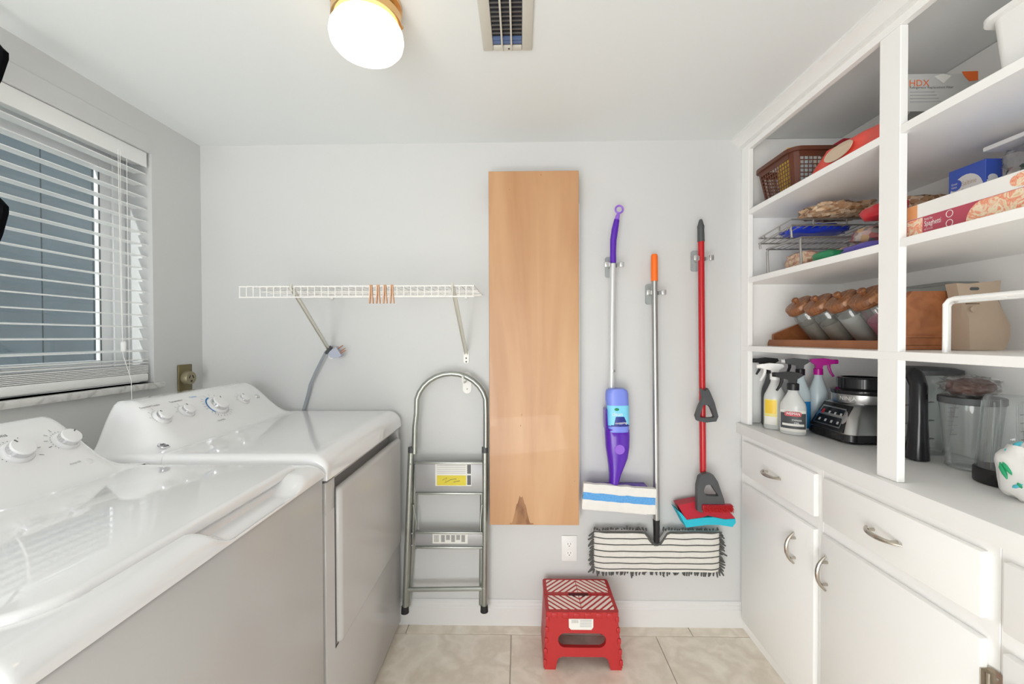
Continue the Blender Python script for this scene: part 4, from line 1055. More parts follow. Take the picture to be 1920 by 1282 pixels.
# ---- coral bag in front of the basket
t = thing('snack_bag', 'coral-red bag lying on the top shelf beside the brown basket', 'bag', (1.06, 1.27, S1))
m = MB(); nu, nv = 26, 14
def cb(i, j, s_):
    u = i/nu; v = j/nv*2-1; y = 1.45-.31*u; hgt = .085*min(1, (u+.02)*5)**.6*(1-.25*u)*min(1, (1.02-u)*9)
    pf = math.sqrt(max(0, 1-abs(v)**2.6)); x = 1.045+.050*v
    z = S1+.002+(hgt*pf*(1+.10*noise.noise(Vector((u*6, v*2, 3)))) if s_ else 0); return Vector((x+.01*noise.noise(Vector((u*5, v*3, 7))), y, z))
m.loft([[cb(i, j, 1) for j in range(nv+1)]+[cb(i, j, 0) for j in range(nv-1, 0, -1)] for i in range(nu+1)]); cbag = m.build('bag_body', 'coral', t, 60)
m = MB(); N = 22; cy_, cz_ = 1.315, S1+.038
def side_x(y, z):
    u = (1.45-y)/.31; hgt = .085*min(1, (u+.02)*5)**.6*(1-.25*u)*min(1, (1.02-u)*9)
    k = min(.97, max(0, (z-S1-.002)/max(hgt, 1e-3))); v = -(max(0, 1-k*k))**(1/2.6)
    return 1.045+.050*v-.009
R1 = [Vector((side_x(cy_+.055*math.cos(2*PI*k/N), cz_+.026*math.sin(2*PI*k/N)), cy_+.055*math.cos(2*PI*k/N), cz_+.026*math.sin(2*PI*k/N))) for k in range(N)]
m.loft([R1, [p+Vector((.004, 0, 0)) for p in R1]]); m.build('bag_print', 'beige', cbag, 0, label='beige oval print')
m = MB(); m.box((1.015, 1.128, S1+.002), (1.09, 1.139, S1+.062), .004); m.build('bag_seal', 'mixed_bag', t)

# ---- grey wire racks on the second shelf
def wire_rack(label, x0, x1, y0, y1, z, zb, tilt=0, lip=0, n=14):
    t = thing('wire_rack', label, 'rack', ((x0+x1)/2, (y0+y1)/2, zb)); zz = lambda y: z+tilt*(y1-y)
    m = MB(); m.tube([(x0, y0, zz(y0)), (x1, y0, zz(y0)), (x1, y1, zz(y1)), (x0, y1, zz(y1))], .0032, 8, closed=True)
    if lip: m.tube([(x0, y0, zz(y0)-lip), (x1, y0, zz(y0)-lip), (x1, y1, zz(y1)-lip), (x0, y1, zz(y1)-lip)], .0032, 8, closed=True)
    m.build('frame', 'wire_grey', t)
    for k in range(n):
        x = x0+(x1-x0)*(k+.5)/n; MB().tube([(x, y0, zz(y0)-lip), (x, y1, zz(y1)-lip)], .0016, 5).build('wire', 'wire_grey', t)
    if lip:
        for x, y in ((x0+.08, y0), (x0+.2, y0), (x0, y0+.07), (x0, y1-.04)): MB().tube([(x, y, zz(y)), (x, y, zz(y)-lip)], .003, 6).build('lip_post', 'wire_grey', t)
    for x, y in ((x0+.004, y0+.004), (x0+.004, y1-.004), (x1-.004, y0+.004), (x1-.004, y1-.004)):
        MB().tube([(x, y, zz(y)-.002-lip), (x-.004, y, zz(y)-.012-lip), (x-.002, y, (zb+z)/2), (x, y, zb+.001)], .0042, 8).build('leg', 'wire_grey', t)
    return t
wire_rack('lower grey wire rack standing on the second shelf', 1.022, 1.36, 1.525, 1.735, 1.640, S2)
t2 = wire_rack('upper grey wire tray stacked tilted on the lower rack', 1.000, 1.37, 1.545, 1.752, 1.690, 1.6435, .10, .022)
tag(pouch((1.15, 1.64, 1.690), (.115, .075, .017), 4, .25).build('snack_bag', 'blue_bag', None, 60), 'shiny blue bag lying in the tilted wire tray', 'bag')
tag(pouch((1.17, 1.55, 1.738), (.115, .085, .024), 9, .3, freq=7).build('nut_bag', 'nuts', None, 60), 'clear bag of brown nuts piled on the wire tray', 'bag')
tag(pouch((1.245, 1.36, 1.69), (.10, .08, .028), 19, .3, freq=7).build('nut_bag', 'nuts', None, 60), 'smaller bag of nuts behind the white shelf post', 'bag')
tag(pouch((1.245, 1.36, 1.6255), (.09, .10, .034), 23, .2).build('snack_bag', 'film', None, 60), 'clear empty film bag under the nuts on the second shelf', 'bag')
tag(pouch((1.105, 1.62, S2+.036), (.055, .075, .036), 11, .3, (0, .1, 0), freq=7, flat_bottom=S2+.001).build('noodle_bag', 'noodles', None, 60), 'bag of tan noodles under the lower wire rack', 'bag')
tag(pouch((1.175, 1.465, S2+.030), (.085, .045, .030), 13, .3, (0, 0, .15), freq=7, flat_bottom=S2+.001).build('noodle_bag', 'noodles', None, 60), 'second noodle bag beside the green packet', 'bag')
tag(pouch((1.040, 1.415, S2+.020), (.036, .048, .019), 5, .2, flat_bottom=S2+.001).build('green_packet', 'green', None, 60), 'green packet on the front of the second shelf', 'packet')
tag(pouch((1.11, 1.30, S2+.060), (.05, .075, .030), 15, .25, (.1, 0, 0), freq=6).build('coffee_packet', 'mixed_bag', None, 60), 'dark patterned packet propped on the second shelf', 'packet')
tag(pouch((1.058, 1.225, S2+.115), (.040, .055, .022), 17, .2, (0, -.1, 0)).build('red_packet', 'red_bag', None, 60), 'shiny red packet on top of the patterned packet', 'packet')
tag(pouch((1.045, 1.265, S2+.015), (.045, .075, .0145), 21, .2, flat_bottom=S2+.001).build('violet_packet', 'violet_bag', None, 60), 'flat violet packet on the front of the second shelf', 'packet')

# ---- canister rack with tilted glass jars
rx0, rx1, ry0, ry1 = 1.085, 1.27, 1.20, 1.80
t = thing('canister_rack', 'brown wooden rack holding the tilted glass canisters', 'rack', ((rx0+rx1)/2, 1.5, S3))
MB().box((rx0-.008, ry0, S3+.0005), (rx1, ry1, S3+.014), .003).build('base_board', 'rack_wood', t)
m = MB(); m.loft([[Vector((rx0-.016+a, y, S3+.0005+b_)) for a, b_ in ((0, 0), (.012, 0), (.012, .022), (.006, .026), (.0, .012))] for y in (ry0-.004, ry1+.004)]); m.build('front_moulding', 'rack_wood', t, 30)
MB().box((rx1-.012, ry0+.014, S3+.014), (rx1, ry1-.014, S3+.10), .002).build('back_panel', 'rack_wood', t)
m = MB(); ep = [(rx0, S3+.014), (rx0, S3+.125), (rx0+.032, S3+.168), (rx1, S3+.168), (rx1, S3+.014)]
m.prism(ep, (0, ry0, 0), (1, 0, 0), (0, 0, 1), (0, .014, 0)); en = m.build('end_panel', 'rack_wood', t, 0)
m = MB(); m.box((rx0-.002, ry0-.005, S3+.036), (rx1, ry0-.0002, S3+.042), .001, 1); m.build('bead', 'rack_wood', en)
m = MB(); m.prism([(rx0, S3+.014), (rx0, S3+.05), (rx0+.12, S3+.10), (rx1, S3+.10), (rx1, S3+.014)], (0, ry1-.014, 0), (1, 0, 0), (0, 0, 1), (0, .014, 0)); m.build('end_panel', 'rack_wood', t, 0)
ax = Vector((-.64, 0, .77)).normalized()
for k, (px, py, cm, lab) in enumerate(((1499, 573, 'oats', 'farthest tilted glass canister with wooden lid, nearest the back wall'), (1536, 570, 'oats', 'second tilted glass canister from the back wall with wooden lid'), (1579, 564, 'sugar', 'third tilted glass canister with wooden lid, filled with white powder'), (1626, 558, 'pinkwrap', 'fourth tilted glass canister beside the post with pink wrapped sweets'))):
    lc = W(px, py, x=1.105); R_ = frame_from(ax, (0, 1, 0)); base = lc-ax*.160
    t = thing('glass_canister', lab, 'canister', tuple(base), 'tilted canisters in the wooden rack')
    T = at(base, R_)
    m = MB(T); m.lathe([(.0005, .001), (.040, 0), (.0455, .006), (.0455, .118), (.040, .128), (.040, .146)], 28, capb=False, capt=False); m.build('glass', 'jar_glass', t, 50)
    m = MB(T); m.lathe([(.040, .003), (.0425, .008), (.0425, .085 if cm != 'sugar' else .11)], 24); m.build('contents', cm, t, 50)
    m = MB(T); m.lathe([(.042, .142), (.0480, .143), (.0505, .147), (.0505, .151), (.0490, .1525), (.0505, .154), (.0505, .168), (.0475, .1725), (.040, .1745), (.0005, .1755)], 32); ld = m.build('lid', 'lid_wood', t, 40)
    m = MB(T); m.lathe([(.0085, .175), (.0075, .181), (.0125, .187), (.0115, .193), (.006, .197), (.0005, .198)], 20); m.build('knob', 'lid_wood', ld, 50)
    m = MB(T); m.lathe([(.0425, .133), (.0440, .1335), (.0440, .140), (.0425, .1405)], 28); m.build('gasket', 'film', ld, 50)

# ---- kraft bag with cut-out handle
yk = 1.165
def K(px, py): q = W(px, py, y=yk); return (q.x, q.z)
t = thing('kraft_pouch', 'tan fibre pouch with cut-out handle behind the white wire rack', 'pouch', (1.25, yk, S3))
O = [K(*p) for p in ((1790, 533), (1812, 534), (1845, 531), (1874, 528), (1872, 545), (1868, 562), (1872, 585), (1876, 612), (1876, 632), (1870, 650), (1864, 658), (1830, 658), (1797, 658), (1796, 640), (1798, 600), (1798, 570), (1795, 555))]
zmin = min(z for _, z in O); O = [(x, z-zmin+S3+.001) for x, z in O]
m = MB(); cx_ = sum(x for x, _ in O)/len(O)
fr_ = [Vector((x, yk-.004, z)) for x, z in O]; md = [Vector((cx_+(x-cx_)*.94, yk-.004-.022*min(1, max(0, (S3+.13-z)/.05)), z)) for x, z in O]
m.loft([[p+Vector((0, .030, 0)) for p in fr_], fr_, md]); m.build('pouch_body', 'kraft', t, 50)
q = W(1828, 541, y=yk-.006); m = MB(); m.prism(rrect(-.012, .012, -.004, .004, .0038), (q.x, yk-.0048, q.z), (1, 0, 0), (0, 0, 1), (0, -.0006, 0)); m.build('handle_slot', 'charcoal', t, 0)
q = W(1826, 569, y=yk-.03); m = MB(); m.box((q.x-.018, yk-.0275, q.z-.0012), (q.x+.018, yk-.0262, q.z+.0012)); m.build('flap_slit', 'stem', t, 0)
q = W(1827, 579, y=yk-.03); m = MB(at((q.x, yk-.0268, q.z), frame_from((0, -1, 0), (1, 0, 0)))); m.lathe([(.0075, 0), (.0075, .0014), (.004, .002), (.0005, .002)], 18); m.build('snap', 'kraft', t)

# ---- clear glass box behind the rack end
m = MB(); m.box((1.285, 1.27, S3+.001), (1.385, 1.45, S3+.205), .006); tag(m.build('glass_box', 'jar_glass', None), 'clear box behind the end of the wooden canister rack', 'box')

# ---- white coated wire rack, near bay
t = thing('coated_wire_rack', 'white coated wire rack standing in front of the tan pouch', 'rack', (1.03, .85, S3))
zt = 1.366
MB().tube([(.994, .985, S3+.001), (.994, .985, zt-.012), (.996, .979, zt-.003), (.998, .968, zt), (.998, .55, zt)], .0052, 10).build('side_wire', 'white', t)
MB().tube([(1.085, 1.068, S3+.001), (1.085, 1.068, zt-.012), (1.085, 1.063, zt-.003), (1.085, 1.052, zt), (1.085, .55, zt)], .0052, 10).build('side_wire', 'white', t)
MB().tube([(.998, .965, zt-.001), (1.085, 1.050, zt-.001)], .0046, 10).build('end_wire', 'white', t)
for k in range(9):
    y = .94-.045*k; MB().tube([(.998, y, zt), (1.085, y, zt)], .002, 6).build('cross_wire', 'white', t)
for x, y in ((.994, .56), (1.085, .56)): MB().tube([(x, y, S3+.001), (x, y, zt)], .0052, 10).build('leg', 'white', t)

# ================================================================== ON THE WORKTOP
def spray_bottle(label, loc, rz, hb, r, body, head, nozzle, oval=.8, neck=None, liquid=None, label_part=None, head_sc=1.0):
    t = thing('spray_bottle', label, 'spray bottle', loc, 'spray bottles on the worktop')
    T = at(Vector(loc), Matrix.Rotation(rz, 4, 'Z')); S = Matrix.Diagonal((1, oval, 1, 1))
    m = MB(T @ S); m.lathe([(r*.90, .001), (r, .008), (r, hb*.60), (r*.94, hb*.68), (r*.62, hb*.82), (r*.40, hb*.93), (r*.38, hb)], 28); bo = m.build('bottle', body, t, 45)
    if liquid:
        m = MB(T @ S); m.lathe([(r*1.003, .010), (r*1.004, hb*liquid[1])], 28); m.build('liquid', liquid[0], bo, 45)
    if label_part:
        for mm, z0, z1, a0, a1, rr in label_part:
            m = MB(T @ S); n = 14
            m.add([Vector((r*rr*math.cos(a), r*rr*math.sin(a), z)) for z in (z0*hb, z1*hb) for a in [a0+(a1-a0)*i/n for i in range(n+1)]], [(i, i+1, n+2+i, n+1+i) for i in range(n)]); m.build('label', mm, bo, 45)
    k = head_sc
    m = MB(T); m.lathe([(r*.46, hb-.004), (r*.46, hb+.020), (r*.36, hb+.022)], 20); m.build('collar', neck or head, t, 45)
    m = MB(T @ Matrix.Translation((0, 0, hb+.020)) @ Matrix.Scale(k, 4)); m.prism([(-.026, .040), (-.030, .030), (-.012, .016), (-.010, 0), (.012, 0), (.014, .014), (.052, .022), (.054, .038), (.02, .044)], (0, -.011, 0), (1, 0, 0), (0, 0, 1), (0, .022, 0)); hd = m.build('spray_head', head, t, 30)
    m = MB(T @ Matrix.Translation((0, 0, hb+.020)) @ Matrix.Scale(k, 4)); m.cyl((.052, 0, .030), (.066, 0, .030), .0095, .0085, 14); m.build('nozzle', nozzle, t)
    m = MB(T @ Matrix.Translation((0, 0, hb+.020)) @ Matrix.Scale(k, 4)); m.tube([(.036, 0, .022), (.036, 0, .006), (.042, 0, -.012), (.052, 0, -.030)], [.006, .0055, .005, .004], 8); m.build('trigger', nozzle if nozzle != 'white' else head, t)
    return t, bo, T
spray_bottle('dark spray bottle at the back of the worktop corner', (1.066, 1.782, ZK), 2.9, .225, .032, 'charcoal', 'black', 'black')
spray_bottle('clear spray bottle with white trigger and yellow label', (1.045, 1.712, ZK), 2.8, .205, .040, 'cleaner_clear', 'white', 'white', label_part=(('label_lime', .10, .60, .30, 1.60, 1.006), ('paper', .10, .26, .34, 1.56, 1.012), ('yellow', .32, .58, .38, 1.52, 1.012)))
t, bo, T = spray_bottle('stainless cleaner spray bottle with black trigger and dark label', (1.058, 1.620, ZK), 2.4, .175, .044, 'cleaner_clear', 'black', 'black', .62, label_part=(('paper', .08, .54, .5, 2.9, 1.008), ('charcoal', .14, .48, .55, 2.85, 1.016), ('paper', .20, .25, .8, 2.6, 1.022)), head_sc=1.05)
q0 = Vector((1.058, 1.620, ZK))
for s_, z, sz, mm in (('WEIMAN', .078, .015, 'white'), ('STAINLESS', .056, .009, 'white'), ('STEEL', .045, .009, 'white')):
    m = MB(); m.text(s_, sz, q0+Vector((-.545, -.839, 0))*.0335+Vector((.839, -.545, 0))*(0 if s_ == 'WEIMAN' else .012)+Vector((0, 0, z)), (.839, -.545, 0), (0, 0, 1), 'CENTER', sx=.75); m.build('lettering', mm, bo, 0)
m = MB(); m.prism(rrect(-.027, .027, -.003, .014, .006), q0+Vector((-.545, -.839, 0))*.0315+Vector((0, 0, .076)), Vector((.839, -.545, 0)).normalized(), (0, 0, 1), Vector((-.545, -.839, 0))*.0012); m.build('label_badge', 'red_dark', bo, 0)
spray_bottle('spray bottle half full of blue liquid with black trigger', (1.140, 1.702, ZK), 2.7, .225, .036, 'bottle_milky', 'black', 'white', liquid=('blue_liquid', .52))
spray_bottle('milky spray bottle with magenta trigger', (1.222, 1.716, ZK), -.35, .225, .036, 'bottle_milky', 'magenta', 'magenta')

# ---- food processor base
t = thing('food_processor_base', 'black and steel food processor base with touch panel', 'food processor', (1.26, 1.56, ZK))
def rr3(x0, x1, y0, y1, z, r, n=6): return [Vector((a, b_, z)) for a, b_ in rrect(x0, x1, y0, y1, r, n)]
m = MB(); m.loft([rr3(1.145, 1.375, 1.455, 1.668, ZK+.004, .03), rr3(1.135, 1.380, 1.447, 1.668, ZK+.010, .035), rr3(1.137, 1.379, 1.449, 1.667, ZK+.032, .035)]); m.build('foot_base', 'black_gloss', t, 40)
m = MB(); m.loft([rr3(1.142, 1.374, 1.453, 1.665, ZK+.0325, .035), rr3(1.160, 1.362, 1.466, 1.658, ZK+.085, .035), rr3(1.187, 1.352, 1.482, 1.645, ZK+.128, .035), rr3(1.200, 1.345, 1.492, 1.636, ZK+.136, .035)]); m.build('housing', 'steel', t, 40)
m = MB(); n_ = 2
A = [Vector((1.1385, 1.480, ZK+.036)), Vector((1.1385, 1.646, ZK+.036)), Vector((1.185, 1.630, ZK+.1275)), Vector((1.185, 1.496, ZK+.1275))]
m.loft([[p+Vector((.006, 0, 0)) for p in A], A]); fp = m.build('front_face', 'black_gloss', t, 0)
def onp(u, v, off=0): return (A[0].lerp(A[1], u)).lerp(A[3].lerp(A[2], u), v)+Vector((-.0008-off, 0, .0004))
m = MB(); m.loft([[onp(*p) for p in ((.10, .12), (.92, .12), (.92, .86), (.10, .86))], [onp(*p, .0012) for p in ((.10, .12), (.92, .12), (.92, .86), (.10, .86))]]); pe = m.build('panel_rim', 'panel_edge', fp, 0)
m = MB(); m.loft([[onp(*p, .0012) for p in ((.13, .17), (.89, .17), (.89, .81), (.13, .81))], [onp(*p, .0018) for p in ((.13, .17), (.89, .17), (.89, .81), (.13, .81))]]); tp = m.build('touch_panel', 'panel_black', fp, 0)
m = MB()
for i in range(4):
    for j in range(2):
        if (i, j) == (3, 1): continue
        c0 = (.20+.19*i, .30+.32*j); m.loft([[onp(c0[0]+a, c0[1]+b_, .0019) for a, b_ in ((-.03, -.05), (.03, -.05), (.03, .05), (-.03, .05))], [onp(c0[0]+a, c0[1]+b_, .0022) for a, b_ in ((-.03, -.05), (.03, -.05), (.03, .05), (-.03, .05))]])
m.build('panel_icons', 'print_light', tp, 0, kind='stuff')
m = MB(); m.loft([[onp(.80+.045*math.cos(k*PI/8), .62+.10*math.sin(k*PI/8), .0019) for k in range(16)], [onp(.80+.045*math.cos(k*PI/8), .62+.10*math.sin(k*PI/8), .0023) for k in range(16)]]); m.build('power_button', 'red_dark', tp, 0)
cc = (1.272, 1.562, ZK)
m = MB(); m.lathe([(.088, .134), (.090, .138), (.090, .166), (.086, .170)], 40, cc); co = m.build('steel_collar', 'steel', t, 40)
m = MB(); m.lathe([(.094, .166), (.096, .170), (.096, .180), (.080, .186), (.074, .188), (.074, .222), (.070, .226), (.062, .226), (.062, .190)], 40, cc, capt=False); m.build('jar_socket', 'black_gloss', t, 40)
m = MB(); a0 = math.radians(205)
m.text('NINJA', .020, Vector(cc)+Vector((.0912*math.cos(a0)-.004, .0912*math.sin(a0), .145)), Vector((-math.sin(a0), math.cos(a0), 0))*1, (0, 0, 1), 'CENTER')
for v in m.v:
    pass
m2 = MB(); m2.add([Vector((cc[0]+.0912*math.cos(a0-(s-.5)*.62), cc[1]+.0912*math.sin(a0-(s-.5)*.62), z)) for s, z in [(0, 0)]] if False else [], [])
# wrap the word round the collar
xs_ = [(v-(Vector(cc)+Vector((.0912*math.cos(a0)-.004, .0912*math.sin(a0), .145)))) for v in m.v]; w = MB(); tdir = Vector((-math.sin(a0), math.cos(a0), 0))
w.add([Vector((cc[0]+.0908*math.cos(a0+d.dot(tdir)/-.0908), cc[1]+.0908*math.sin(a0+d.dot(tdir)/-.0908), cc[2]+.145+d.z)) for d in xs_], m.f)
for v in w.v: pass
w2 = MB(); w2.add([Vector((cc[0]+.0908*math.cos(a0-(-1)*math.copysign(1, 1)*d.dot(tdir)/.0908), cc[1]+.0908*math.sin(a0+d.dot(tdir)/.0908), cc[2]+.145+d.z)) for d in xs_], m.f); w2.build('lettering', 'white', co, 0)

# ---- blender pitcher behind the post
c = (1.308, 1.378, ZK)
t = thing('blender_pitcher', 'clear blender pitcher with black lid and handle behind the post', 'pitcher', c)
m = MB(); m.loft([rr3(c[0]-.052, c[0]+.052, c[1]-.052, c[1]+.052, ZK+.001, .03), rr3(c[0]-.060, c[0]+.060, c[1]-.060, c[1]+.060, ZK+.05, .035), rr3(c[0]-.078, c[0]+.078, c[1]-.078, c[1]+.078, ZK+.255, .04)]); pj = m.build('jug', 'jar_glass', t, 40)
m = MB(); m.loft([rr3(c[0]-.083, c[0]+.083, c[1]-.083, c[1]+.083, ZK+.256, .04), rr3(c[0]-.083, c[0]+.083, c[1]-.083, c[1]+.083, ZK+.270, .04), rr3(c[0]-.070, c[0]+.070, c[1]-.070, c[1]+.070, ZK+.276, .04)]); m.build('lid', 'charcoal', t, 40)
hx = W(1722, 780, y=1.283).x
m = MB(); m.tube([(hx+.010, 1.310, ZK+.262), (hx, 1.295, ZK+.255), (hx, 1.283, ZK+.225), (hx, 1.283, ZK+.12), (hx-.002, 1.283, ZK+.06), (hx-.002, 1.285, ZK+.004)], [.020, .022, .021, .022, .026, .030], 14); m.build('handle', 'black_gloss', t, 50)
m = MB()
for k in range(10): m.box((c[0]+.022, c[1]-.0665-.0007*k, ZK+.070+.014*k), (c[0]+.022+(.020 if k % 2 else .032), c[1]-.066-.0007*k, ZK+.0715+.014*k))
m.build('measure_marks', 'print_grey', pj, 0, kind='stuff')
m = MB(); m.cyl((c[0], c[1], ZK+.004), (c[0], c[1], ZK+.22), .010, .007, 10)
for k in range(3):
    z = ZK+.03+.06*k; m.loft([[Vector((c[0]-.045, c[1]-.006, z)), Vector((c[0]-.045, c[1]+.006, z)), Vector((c[0]+.045, c[1]+.006, z+.012)), Vector((c[0]+.045, c[1]-.006, z+.012))], [Vector((c[0]-.045, c[1]-.006, z+.0015)), Vector((c[0]-.045, c[1]+.006, z+.0015)), Vector((c[0]+.045, c[1]+.006, z+.0135)), Vector((c[0]+.045, c[1]-.006, z+.0135))]])
m.build('blade_stack', 'charcoal', t)

# ---- clear cup with a wrapped brown packet on top
c = Vector((1.285, 1.200, ZK))
t = thing('clear_cup', 'clear tapered plastic cup with dark rim on the worktop', 'cup', tuple(c))
m = MB(); m.lathe([(.048, .001), (.050, .004), (.066, .192)], 36, c, capt=False); m.build('cup_wall', 'clear_plastic', t, 50)
m = MB(); m.lathe([(.067, .186), (.069, .188), (.069, .204), (.066, .206), (.062, .206)], 36, c); m.build('lid', 'charcoal', t, 40)
m = MB(); m.lathe([(.052, .0035), (.0535, .006), (.052, .010)], 36, c, False, False); m.build('base_ring', 'jar_glass', t, 40)
t = thing('wrapped_packet', 'dark brown packet in crinkled clear film on top of the cup', 'packet', (c.x, c.y, ZK+.207))
pouch((c.x-.008, c.y-.005, ZK+.234), (.058, .040, .022), 31, .2, (0, -.05, .3)).build('packet', 'choc', t, 60)
m = pouch((c.x-.010, c.y-.005, ZK+.2355), (.071, .050, .028), 37, .35, (0, -.05, .3), .8, 30, 16, 11); m.build('film_wrap', 'film', t, 0)

# ---- upturned cup with black base
c = Vector((1.240, 1.070, ZK))
t = thing('blender_cup', 'clear ribbed blender cup standing upside down on its black base', 'cup', tuple(c))
m = MB(); m.lathe([(.060, .001), (.062, .004), (.062, .036), (.058, .040)], 36, c); m.build('base', 'black', t, 40)
m = MB(); m.lathe([(.057, .040), (.0565, .05), (.046, .215), (.040, .226), (.0005, .228)], 36, c, False, False); cu = m.build('cup_wall', 'clear_plastic', t, 50)
for k in range(8):
    a = 2*PI*k/8+.2; MB().tube([(c.x+.057*math.cos(a), c.y+.057*math.sin(a), ZK+.045), (c.x+.0465*math.cos(a), c.y+.0465*math.sin(a), ZK+.21)], .0022, 6).build('rib', 'clear_plastic', cu)
m = MB()
for k in range(7):
    z = ZK+.065+.02*k; r_ = .0572-.011*(z-ZK-.04)/.175; a = -2.0; m.box((c.x+r_*math.cos(a)-.004, c.y+r_*math.sin(a)-.0006, z), (c.x+r_*math.cos(a)+.004, c.y+r_*math.sin(a), z+.0015))
m.build('measure_marks', 'print_grey', cu, 0, kind='stuff')

# ---- white bag with leaf print
t = thing('printed_bag', 'white plastic bag printed with green leaves on the worktop', 'bag', (1.165, .965, ZK))
pouch((1.165, .962, ZK+.066), (.052, .044, .066), 41, .18, flat_bottom=ZK+.001, freq=6).build('bag_body', 'pad_white' if False else 'box_white', t, 60)
def bag_pt(px, py):
    "where a pixel's sight line meets the bag's ellipsoid"
    d_ = (W(px, py, y=1.0)-CAM); o_ = CAM-Vector((1.165, .962, ZK+.066)); r_ = Vector((.055, .047, .070))
    A_ = sum((d_[i]/r_[i])**2 for i in range(3)); B_ = 2*sum(d_[i]*o_[i]/r_[i]**2 for i in range(3)); C_ = sum((o_[i]/r_[i])**2 for i in range(3))-1
    q = B_*B_-4*A_*C_
    return CAM+d_*((-B_-math.sqrt(q))/(2*A_)) if q > 0 else None
for mm, a, c_, w_ in (('leaf_print', (1875, 866), (1888, 898), .006), ('leaf_print', (1880, 866), (1897, 890), .005), ('aqua_print', (1900, 838), (1917, 828), .006), ('aqua_print', (1898, 914), (1917, 908), .005), ('leaf_print', (1908, 905), (1917, 916), .004), ('aqua_print', (1884, 846), (1893, 840), .004)):
    p = bag_pt(*a); q = bag_pt(*c_)
    if p and q: m = MB(); m.tube([p, p.lerp(q, .3), p.lerp(q, .7), q], [.001, w_, w_*.8, .001], 8, flat=.9); m.build('leaf_print', mm, t, 60)

# ================================================================== NEAR BAY, UPPER SHELVES
# ---- refrigerator filter pack
t = thing('filter_pack', 'grey refrigerator filter package with orange lettering on the top shelf', 'package', (1.22, 1.23, S1))
yf = 1.20; a = W(1690, 138, y=yf); c_ = W(1836, 134, y=yf)
m = MB(); m.box((a.x, yf, S1+.001), (c_.x, yf+.05, a.z), .004); fp = m.build('pack', 'hdx_grey', t)
m = MB(); q = W(1704, 162, y=yf); m.text('HDX', .026, (q.x, yf-.0006, q.z), (1, 0, 0), (0, 0, 1), 'LEFT'); m.build('brand_lettering', 'hdx_orange', fp, 0)
m = MB(); q = W(1705, 166.5, y=yf); m.text('Refrigerator Replacement Filter', .0095, (q.x, yf-.0006, q.z), (1, 0, 0), (0, 0, 1), 'LEFT', sx=1.0); m.build('lettering', 'print_grey', fp, 0)
m = MB(); O = [W(*p, y=yf-.0006) for p in ((1804, 134), (1834, 133), (1834, 150), (1818, 152), (1809, 143))]; m.loft([O, [p+Vector((0, .0008, 0)) for p in O]]); m.build('corner_print', 'hdx_orange', fp, 0)
m = MB(); O = [W(*p, y=yf-.0006) for p in ((1752, 143), (1768, 138), (1784, 142), (1769, 156))]; m.loft([O, [p+Vector((0, .0008, 0)) for p in O]]); m.build('diamond_print', 'paper', fp, 0)
m = MB()
for k in range(4): q = W(1706, 172+6*k, y=yf); e_ = W(1752+4*k, 173+6*k, y=yf); m.box((q.x, yf-.0006, e_.z), (e_.x, yf-.0001, q.z))
m.build('fine_print', 'print_light', fp, 0)
m = MB(); A_ = W(1690, 214, y=1.13); m.T = at((1.10, 1.115, S1+.014), Matrix.Rotation(.35, 4, 'X')); m.box((-.06, -.035, 0), (.12, .035, .004), .001, 1); tag(m.build('envelope', 'envelope', None), 'tan envelope lying in front of the filter package', 'envelope')

# ---- white bin
t = thing('storage_bin', 'white plastic storage bin on the top shelf of the near bay', 'bin', (1.15, .73, S1))
x0, x1, y0, y1, z0, z1 = 1.015, 1.29, .52, .925, S1+.001, 1.962
m = MB(); q0 = rrect(x0+.012, x1-.012, y0+.012, y1-.012, .02); q1 = rrect(x0, x1, y0, y1, .025); i0 = rrect(x0+.015, x1-.015, y0+.015, y1-.015, .018)
m.loft([[Vector((a, b_, z0)) for a, b_ in q0], [Vector((a, b_, z1)) for a, b_ in q1], [Vector((a, b_, z1)) for a, b_ in rrect(x0+.003, x1-.003, y0+.003, y1-.003, .022)], [Vector((a, b_, z0+.004)) for a, b_ in i0]]); m.build('bin_body', 'white', t, 40)
m = MB(); m.ring_prism(rrect(x0-.012, x1+.012, y0-.012, y1+.012, .03), rrect(x0+.001, x1-.001, y0+.001, y1-.001, .025), (0, 0, z1-.010), (1, 0, 0), (0, 1, 0), (0, 0, .010)); m.build('rim', 'white', t, 40)

# ---- spaghetti box
t = thing('spaghetti_box', 'long white and red spaghetti box lying on the second shelf', 'food box', (1.03, .9, S2))
xs, ys0, ys1 = 1.002, .69, 1.092; h = .082
m = MB(); m.box((xs, ys0, S2+.001), (xs+.055, ys1, S2+h), .001, 1); sb = m.build('carton', 'box_white', t)
def side(name, mm, pts, parent, off=.0006):
    m = MB(); P_ = [Vector((xs-off, y, S2+z)) for y, z in pts]; m.loft([P_, [p+Vector((.0004, 0, 0)) for p in P_]]); return m.build(name, mm, parent, 0)
side('red_band', 'pasta_red', [(1.091, .002), (1.091, .047), (.692, .047), (.692, .002)], sb)
arc = [(.955-.045*math.cos(PI/2*k/8), .002+.046*math.sin(PI/2*k/8)) for k in range(9)]
side('pasta_picture', 'pasta_print', [(.955-.004, .002)]+[(.950-.035*(1-math.cos(PI/2*k/8)), .002+.044*math.sin(PI/2*k/8)) for k in range(1, 9)]+[(.694, .046), (.694, .002)], sb, .0010)
side('end_print', 'pasta_orange', [(1.091, .048), (1.091, .081), (1.064, .081), (1.064, .048)], sb)
side('end_picture', 'pasta_print', [(1.090, .004), (1.090, .045), (1.050, .045), (1.050, .004)], sb, .0010)
oc = (.845, .064); side('serving_picture', 'pasta_print', [(oc[0]+.022*math.cos(k*PI/10), oc[1]+.014*math.sin(k*PI/10)) for k in range(20)], sb, .0010)
